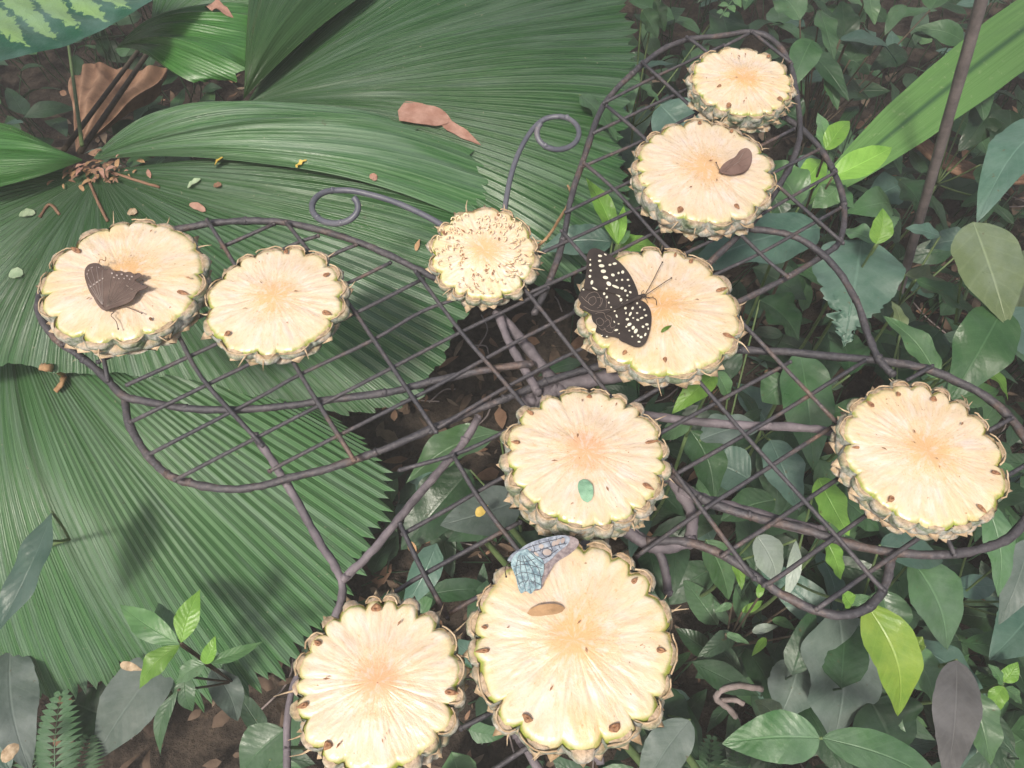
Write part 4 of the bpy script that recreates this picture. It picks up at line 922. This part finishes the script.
sp_lo = [(345, 362, 5, 6, 0), (395, 375, 5, 5, 0), (372, 400, 6, 8, .5), (360, 430, 6, 12, .5), (345, 457, 9, 6, 0), (355, 483, 12, 8, -.4), (375, 500, 8, 10, .5), (388, 517, 9, 13, .5), (400, 540, 6, 6, 0), (415, 548, 8, 6, 0), (398, 460, 8, 5, .3), (418, 450, 10, 5, -.3), (440, 437, 7, 5, 0), (432, 408, 6, 5, 0), (445, 483, 9, 6, .1), (425, 495, 7, 6, 0), (437, 535, 5, 9, .4), (452, 505, 4, 6, 0), (395, 425, 6, 4, 0), (410, 395, 5, 5, 0), (375, 450, 5, 4, 0), (355, 515, 5, 4, 0), (370, 545, 5, 4, 0), (405, 572, 8, 4, 0), (340, 495, 5, 4, 0)]
sp_h = [(226, 326, 6, 7, 0), (240, 343, 6, 7, 0), (300, 335, 12, 5, .8), (312, 357, 7, 9, 0), (322, 380, 9, 8, 0), (335, 400, 7, 7, 0), (290, 440, 9, 4, 1.2), (280, 415, 5, 4, 0), (288, 512, 10, 5, -.2), (330, 548, 5, 9, 0), (278, 470, 6, 3, 1), (300, 480, 5, 3, 0), (250, 372, 4, 5, 0), (120, 305, 5, 4, 0), (338, 425, 4, 6, 0), (262, 395, 4, 4, 0), (305, 530, 5, 3, 0), (340, 568, 8, 3, .3), (290, 330, 4, 4, 0), (240, 545, 5, 3, 0), (215, 540, 4, 3, 0)]
def cm(l): return [(560 + x / 5.12, 230 + y / 5.12, a / 5.12, b / 5.12, g, 1) for x, y, a, b, g in l]
fl.wing('forewing', c5([(400, 335), (385, 280), (350, 215), (300, 160), (240, 118), (185, 94), (150, 104), (136, 145), (136, 200), (130, 250), (128, 300), (220, 310), (310, 335), (370, 352)]), M['w_black'], .0016, cm(sp_up), [M['w_spot']])
hl = [[(130, 350), (150, 325), (185, 318), (205, 345), (210, 385), (190, 400)], [(150, 350), (175, 340), (185, 365), (165, 385), (145, 370), (150, 350)], [(190, 345), (215, 350), (215, 375), (200, 388)], [(120, 390), (160, 412), (200, 415), (240, 408), (275, 412)], [(180, 430), (200, 422), (225, 425), (235, 450), (255, 465)], [(185, 460), (205, 450), (225, 470), (210, 490), (190, 480), (185, 460)], [(240, 435), (262, 450), (258, 480), (240, 495)], [(225, 500), (240, 520), (265, 525), (280, 500)], [(195, 495), (215, 512), (235, 505)], [(230, 470), (250, 460), (262, 500), (285, 490)], [(110, 340), (130, 360), (150, 375)], [(230, 340), (240, 375), (235, 400)]]
fl.wing('hindwing', c5([(380, 352), (300, 325), (200, 298), (125, 290), (103, 318), (94, 350), (108, 375), (100, 395), (135, 415), (165, 432), (250, 430), (330, 400)]), M['w_black'], .0006, cm(sp_h[:6]), [M['w_spot'], M['w_net']], extra=[(c5(l), .00016, 2) for l in hl[:5] + hl[10:]])
fl.wing('hindwing', c5([(380, 360), (300, 385), (220, 415), (165, 428), (168, 465), (188, 488), (182, 520), (205, 530), (222, 548), (262, 542), (300, 552), (350, 560), (360, 470)]), M['w_black'], .0002, cm(sp_h[6:]), [M['w_spot'], M['w_net']], extra=[(c5(l), .00016, 2) for l in hl[5:10]])
fl.wing('forewing', c5([(405, 358), (440, 375), (463, 410), (469, 455), (462, 510), (445, 565), (420, 592), (385, 597), (340, 578), (300, 552), (330, 480), (345, 420), (375, 372)]), M['w_black'], .0014, cm(sp_lo), [M['w_spot']])
fl.body(c5([(232, 425), (290, 398), (345, 372), (385, 352), (405, 345), (418, 338), (430, 334), (440, 340)]), [.0004, .0011, .0015, .0018, .0021, .0013, .0014, .0007], M['w_black'])
fl.ant(c5([(438, 325), (470, 270), (500, 210), (524, 165)]), M['w_black']); fl.ant(c5([(440, 332), (490, 298), (535, 268), (570, 246)]), M['w_black'])
fl.ant(c5([(438, 345), (475, 347), (492, 358), (494, 384)]), M['w_black'], .0015, 'proboscis', .00025)
fl.ant(c5([(425, 345), (440, 352), (448, 372)]), M['w_black'], .001, 'leg', .0002)
fl.ant(c5([(415, 335), (418, 318), (428, 308)]), M['w_black'], .001, 'leg', .0002)
# brown butterfly on the left slice
fl = Fly(1, 'dark brown butterfly with closed ragged wings and faint pale bands', lambda x, y: .0018 + .00012 * max(0, 310 - y), (107, 306))
def c1(p): return conv(p, 30, 200, 5.12)
band = [[(305, 445), (335, 425), (365, 405), (392, 385)], [(300, 430), (330, 415), (360, 400), (390, 380)]]
mk = [(x, y, a, b, g, 1) for x, y, a, b, g in [(293, 378, 3, 6, .2), (300, 360, 3, 5, .6), (318, 345, 5, 2, -.4), (310, 443, 6, 4, -.6), (327, 432, 6, 4, -.6), (343, 420, 6, 4, -.6), (358, 411, 5, 3, -.6), (372, 402, 5, 3, -.6), (388, 390, 5, 3, -.6), (300, 400, 2, 4, 0), (352, 345, 5, 2, .4)]]
mk = [(30 + x / 5.12, 200 + y / 5.12, a / 5.12, b / 5.12, g, mi) for x, y, a, b, g, mi in mk]
out = [(283, 352), (308, 327), (350, 325), (376, 345), (410, 385), (420, 440), (400, 520), (385, 562), (350, 525), (312, 482), (290, 430), (280, 390)]
fl.wing('forewing', c1(out), M['w_brown'], .0012, mk, [M['w_pale']], extra=[(c1([(370, 540), e]), .00013, 1) for e in [(290, 380), (310, 345), (340, 340), (370, 360), (395, 400), (300, 430)]])
out2 = [(390, 362), (420, 358), (440, 368), (465, 362), (490, 372), (515, 368), (540, 384), (560, 374), (575, 388), (552, 398), (535, 412), (565, 428), (585, 442), (606, 440), (588, 454), (552, 468), (525, 510), (480, 535), (430, 550), (388, 560), (375, 500)]
mk2 = [(30 + x / 5.12, 200 + y / 5.12, a / 5.12, b / 5.12, g, mi) for x, y, a, b, g, mi in [(420, 375, 6, 4, .2, 1), (445, 385, 6, 4, .2, 1), (470, 380, 6, 4, .1, 1), (497, 388, 6, 4, .1, 1), (522, 392, 6, 4, .1, 1), (430, 396, 5, 3, .3, 1), (455, 402, 5, 3, .2, 1), (482, 402, 5, 3, .2, 1), (510, 405, 4, 3, .2, 1), (500, 440, 9, 3, .4, 2), (520, 455, 9, 3, .3, 2)]]
fl.wing('hindwing', c1(out2), M['w_brown'], .0022, mk2, [M['w_pale'], M['w_net']], k=3, extra=[(c1([(392, 545), e]), .00013, 2) for e in [(420, 375), (455, 380), (490, 385), (530, 395), (560, 450), (515, 500), (540, 425)]])
lo = [(x * .97 + 12, y * .97 + 12) for x, y in out]
fl.wing('forewing', c1(lo), M['w_brown'], -.0012); fl.wing('hindwing', c1([(x * .97 + 10, y * .97 + 10) for x, y in out2]), M['w_brown'], -.0008, k=3)
fl.body(c1([(330, 500), (350, 525), (372, 548), (388, 560), (396, 566)]), [.0006, .0013, .0016, .0012, .0009], M['w_brown'], .0005)
fl.ant(c1([(392, 566), (430, 572), (415, 590), (440, 620), (452, 660)]), M['w_brown'], .0005); fl.ant(c1([(398, 560), (470, 545), (530, 562), (572, 580)]), M['w_brown'], .0005)
fl.ant(c1([(352, 330), (360, 305), (385, 312), (388, 292)]), M['seed'], .0, 'leg')
# small brown butterfly
fl = Fly(5, 'small plain brown butterfly with folded wings', lambda x, y: .002 + .0004 * max(0, 170 - y), (735, 163))
def c3(p): return conv(p, 624, 0, 2.56)
ow = [(262, 440), (250, 443), (246, 432), (262, 414), (284, 402), (296, 386), (312, 379), (324, 386), (326, 405), (320, 425), (306, 440), (285, 444)]
fl.wing('hindwing', c3([(252, 442), (246, 432), (262, 414), (290, 402), (305, 415), (312, 432), (298, 443), (275, 447)]), M['w_brown2'], .0012)
fl.wing('forewing', c3(ow), M['w_brown2'], .0016, [(624 + 300 / 2.56, 400 / 2.56, 5, .35, -1.0, 1), (624 + 285 / 2.56, 420 / 2.56, 7, .3, -.6, 1)], [M['w_net'], M['w_brown']], extra=[(c3([(252, 440), e]), .00012, 2) for e in [(280, 408), (298, 390), (315, 385), (322, 400), (318, 422), (305, 436)]])
fl.wing('forewing', c3([(x + 2, y + 3) for x, y in ow]), M['w_brown2'], -.001)
fl.body(c3([(300, 444), (275, 446), (258, 443), (248, 440), (243, 441)]), [.0004, .0008, .0011, .0009, .0006], M['w_brown2'], .0002)
fl.ant(c3([(246, 438), (240, 425), (236, 416)]), M['w_brown'], .0005)
# blue grey butterfly
fl = Fly(9, 'blue grey and teal mottled butterfly with closed veined wings', lambda x, y: .003 + .00012 * max(0, 590 - y), (540, 565))
def c9(p): return conv(p, 470, 520, 5.12)
fl.wing('hindwing', c9([(215, 200), (245, 165), (290, 150), (330, 180), (372, 205), (378, 260), (366, 300), (362, 350), (335, 352), (312, 378), (285, 362), (262, 376), (246, 345), (236, 300), (222, 262), (210, 232)]), M['w_teal'], .0020,
        [(470 + x / 5.12, 520 + y / 5.12, 1.5, .5, 1.2, 1) for x, y in [(250, 260), (275, 290), (300, 310), (330, 300), (350, 270), (270, 335), (300, 345), (330, 330), (320, 250), (345, 235)]], [M['w_slate'], M['w_ink']], k=3, extra=[(c9(l), .00017, 2) for l in [[(250, 180), (235, 260), (258, 350)], [(255, 180), (262, 270), (285, 360)], [(265, 180), (292, 270), (312, 372)], [(275, 182), (325, 270), (338, 348)], [(290, 182), (350, 250), (364, 310)], [(222, 240), (260, 228), (310, 232), (372, 250)], [(232, 285), (270, 268), (320, 275), (370, 290)], [(245, 330), (280, 312), (330, 318), (364, 335)], [(300, 160), (345, 200), (376, 225)], [(240, 205), (275, 215), (330, 200)], [(275, 300), (285, 320), (300, 300)], [(310, 300), (322, 325), (335, 300)]]])
fl.wing('forewing', c9([(225, 185), (275, 135), (330, 108), (400, 88), (470, 78), (510, 90), (500, 125), (450, 165), (410, 205), (370, 225), (320, 190), (270, 170)]), M['w_slate'], .0010,
        [(470 + x / 5.12, 520 + y / 5.12, a, b, g, 1) for x, y, a, b, g in [(395, 165, 4.6, 3.2, 0), (365, 135, 2.6, 2.2, 0), (430, 120, 2, 3, .5), (450, 112, 2, 3.4, .5), (475, 105, 2, 3, .5), (340, 175, 3, 1.4, .7), (300, 155, 3, 1, -.3)]], [M['w_pale'], M['w_ink']], extra=[(c9(l), .0002, 2) for l in [[(240, 175), (300, 140), (380, 115), (480, 90)], [(270, 165), (340, 160), (400, 140), (495, 118)], [(300, 165), (350, 190), (385, 195), (450, 150)], [(320, 125), (330, 150), (325, 170)], [(350, 110), (362, 135), (358, 165)], [(400, 98), (412, 125), (425, 160)], [(440, 90), (450, 115), (462, 145)], [(470, 84), (480, 105), (488, 128)], [(370, 150), (395, 145), (420, 160), (410, 185), (385, 188), (370, 170), (370, 150)], [(270, 150), (285, 160), (300, 180)]]])
fl.wing('forewing', c9([(470, 80), (520, 84), (555, 105), (548, 140), (505, 178), (450, 212), (395, 262), (372, 330), (364, 300), (374, 240), (410, 205), (450, 165), (500, 125)]), M['w_edge'], .0004)
fl.wing('hindwing', c9([(225, 190), (260, 170), (330, 200), (385, 225), (376, 300), (366, 352), (300, 365), (262, 360), (236, 300)]), M['w_edge'], -.0012, k=3)
fl.body(c9([(330, 150), (270, 155), (230, 180), (208, 200), (196, 212)]), [.0004, .0013, .0018, .0015, .0009], M['w_slate'], -.001)
fl.ant(c9([(200, 210), (180, 250), (185, 290)]), M['w_black'], 0)

# ------------------------------------------------------------------ little fallen things
from mathutils.bvhtree import BVHTree
_v = []; _f = []
for o_ in (f1, f2, f3, f4, f5, f6, f7, f8):
    n_ = len(_v); _v += [v.co.copy() for v in o_.data.vertices]; _f += [tuple(i + n_ for i in p.vertices) for p in o_.data.polygons]
BV = BVHTree.FromPolygons(_v, _f)
def drop(px, py, z=.4, lift=.002):
    x = (px - 512) / F; y = -(py - 384) / F; d = Vector((x, y * ca + sa, y * sa - ca)).normalized()
    h = BV.ray_cast(CAM, d)
    return h[0] - d * lift * .3 + Vector((0, 0, lift)) if h[0] else P(px, py, z)
def bit(name, label, cat, pb, pt_, wpx, mat, on=None, z=.45, sag=.1, shape='ovate', group=None, lift=.0018, wave=.1):
    if on: a = top_point(on, *pb, lift)[0]; b = top_point(on, *pt_, lift)[0]
    elif z > .36 and cat in ('leaflet', 'dry leaf') and z < .53: a = drop(*pb, z); b = drop(*pt_, z)
    else: a = P(*pb, z); b = P(*pt_, z)
    mb = MB(); leaf_into(mb, a, b, wpx * mpp((pb[0] + pt_[0]) / 2, (pb[1] + pt_[1]) / 2, a.z), sag=sag, fold=.12, shape=shape, wave=wave, seed=pb[0], nu=8, nv=12)
    # close with a lower skin so the piece has thickness
    n = len(mb.v); t = .0006; vs = [Vector(v) - Vector((0, 0, t)) for v in mb.v]; mb.add(vs, [f[::-1] for f in mb.f[:]], 0, mb.uv[:n])
    return tag(mb.build(name, M[mat]), label, cat, group)
bit('leaflet', 'tiny oval blue green leaflet lying on the central pineapple slice', 'leaflet', (583, 479), (588, 502), 15, 'teal', on=8, shape='round')
bit('leaflet', 'small yellow brown leaflet lying on the largest pineapple slice', 'leaflet', (527, 613), (565, 608), 11, 'dry2', on=9, shape='round')
bit('leaflet', 'thin olive leaflet lying near the spotted butterfly', 'leaflet', (661, 332), (672, 325), 4, 'yell', on=6)
bit('dry_leaf', 'curled orange brown dry strip hanging off the slice under the spotted butterfly', 'dry leaf', (712, 354), (690, 384), 13, 'dry2', z=ZR + .006, sag=.15)
bit('fallen_leaflet', 'round pale green leaflet left of the far left pineapple slice, lower of two', 'leaflet', (10, 275), (24, 275), 13, 'petal', z=.40, shape='round', group='fallen bits on the palm fronds')
bit('fallen_leaflet', 'oval pale green leaflet near the left edge, upper of two', 'leaflet', (20, 216), (36, 214), 10, 'petal', z=.412, shape='round', group='fallen bits on the palm fronds')
bit('fallen_leaflet', 'pale green leaflet above the left wing on the frond', 'leaflet', (188, 189), (201, 180), 7, 'petal', z=.468, shape='round', group='fallen bits on the palm fronds')
bit('fallen_leaflet', 'small orange leaflet on the fold of the frond at upper left', 'leaflet', (215, 168), (223, 158), 6, 'yel', z=.485, group='fallen bits on the palm fronds')
bit('fallen_leaflet', 'small curled yellow leaflet on the frond above the left curled antenna', 'leaflet', (296, 168), (307, 161), 6, 'yel', z=.49, group='fallen bits on the palm fronds', wave=.4)
bit('fallen_leaflet', 'tan flake just above the far left pineapple slice', 'leaflet', (128, 214), (138, 213), 9, 'tan', z=.46, shape='round', group='fallen bits on the palm fronds')
bit('fallen_leaflet', 'pinkish flake right of the frond centre at left', 'leaflet', (190, 205), (206, 212), 8, 'pinkd', z=.465, shape='round', group='fallen bits on the palm fronds')
bit('fallen_leaflet', 'dark round flake above the left wing rim', 'leaflet', (214, 187), (222, 186), 7, 'dry', z=.475, shape='round', group='fallen bits on the palm fronds')
bit('fallen_leaflet', 'reddish flake beside the left curled antenna', 'leaflet', (370, 176), (377, 181), 8, 'pinkd', z=.48, shape='round', group='fallen bits on the palm fronds')
bit('fallen_leaflet', 'tiny brown flake above the left wing between the antenna and the smallest slice', 'leaflet', (416, 252), (420, 240), 5, 'dry2', z=.44, group='fallen bits on the palm fronds')
bit('fallen_leaflet', 'bright yellow leaflet glowing beneath the middle of the mesh', 'leaflet', (476, 516), (488, 505), 10, 'yel', z=.27, group='fallen bits under the feeder')
bit('fallen_leaflet', 'faint brown flake on the soil left of the bright yellow leaflet', 'leaflet', (409, 542), (415, 553), 8, 'dry2', z=.2, shape='round', group='fallen bits under the feeder')
bit('dry_leaf', 'pink brown dry patch of leaf lying on the big upper frond', 'dry leaf', (398, 112), (452, 122), 30, 'pinkd', z=.475, shape='strap', sag=.02, wave=.03)
bit('dry_leaf', 'reddish dry tail lying at the lower end of the pink brown patch', 'dry leaf', (440, 122), (481, 146), 14, 'pinkd', z=.468, sag=.02)
bit('dry_leaf', 'pinkish dry bud scales at the top edge between palm fronds', 'dry leaf', (206, 8), (234, 18), 14, 'pinkd', z=.48, sag=.2, wave=.4)
mb = MB(); mb.tube(spline([drop(42, 368), drop(52, 369), drop(64, 375), drop(66, 386) + Vector((0, 0, .006)), drop(58, 394) + Vector((0, 0, .004))], 6), .0042, 8, jit=.5, flat=.5)
tag(mb.build('dry_leaf', M['dry2']), 'curled orange brown dry leaf below the far left pineapple slice', 'dry leaf')
bit('fallen_leaflet', 'yellow flake among the striped frond tips left of the seedling', 'leaflet', (120, 664), (142, 670), 9, 'tan', z=.18, wave=.4, group='fallen bits under the feeder')
bit('fallen_leaflet', 'pale tan oval leaf in the bottom left corner', 'leaflet', (2, 762), (18, 744), 14, 'tan', z=.22, shape='round', group='fallen bits under the feeder')
mb = MB(); rn = random.Random(3)
for _ in range(70):
    px = 98 + rn.gauss(0, 22); py = 172 + rn.gauss(0, 7) + abs(px - 98) * .1; a = rn.uniform(0, 6.28); L = rn.uniform(.004, .014); b = drop(px, py, .45, rn.uniform(.001, .006))
    leaf_into(mb, b, b + Vector((math.cos(a), math.sin(a), rn.uniform(-.3, .3))) * L, L * .4, mat=rn.choice([0, 0, 1, 2]), nu=2, nv=4, seed=rn.random())
for q in ([(88, 178), (95, 195), (103, 212), (108, 222)], [(110, 172), (140, 182), (160, 188)], [(60, 215), (50, 205), (40, 218)]):
    mb.tube(spline([drop(x, y, .457, .001) for x, y in q], 4), .0016, 6, mat=0, jit=.5)
tag(mb.build('frond_debris', [M['dry'], M['pinkd'], M['dry2']]), 'brown crumbs and fibres gathered in the centre of the left palm frond', 'debris', kind='stuff')
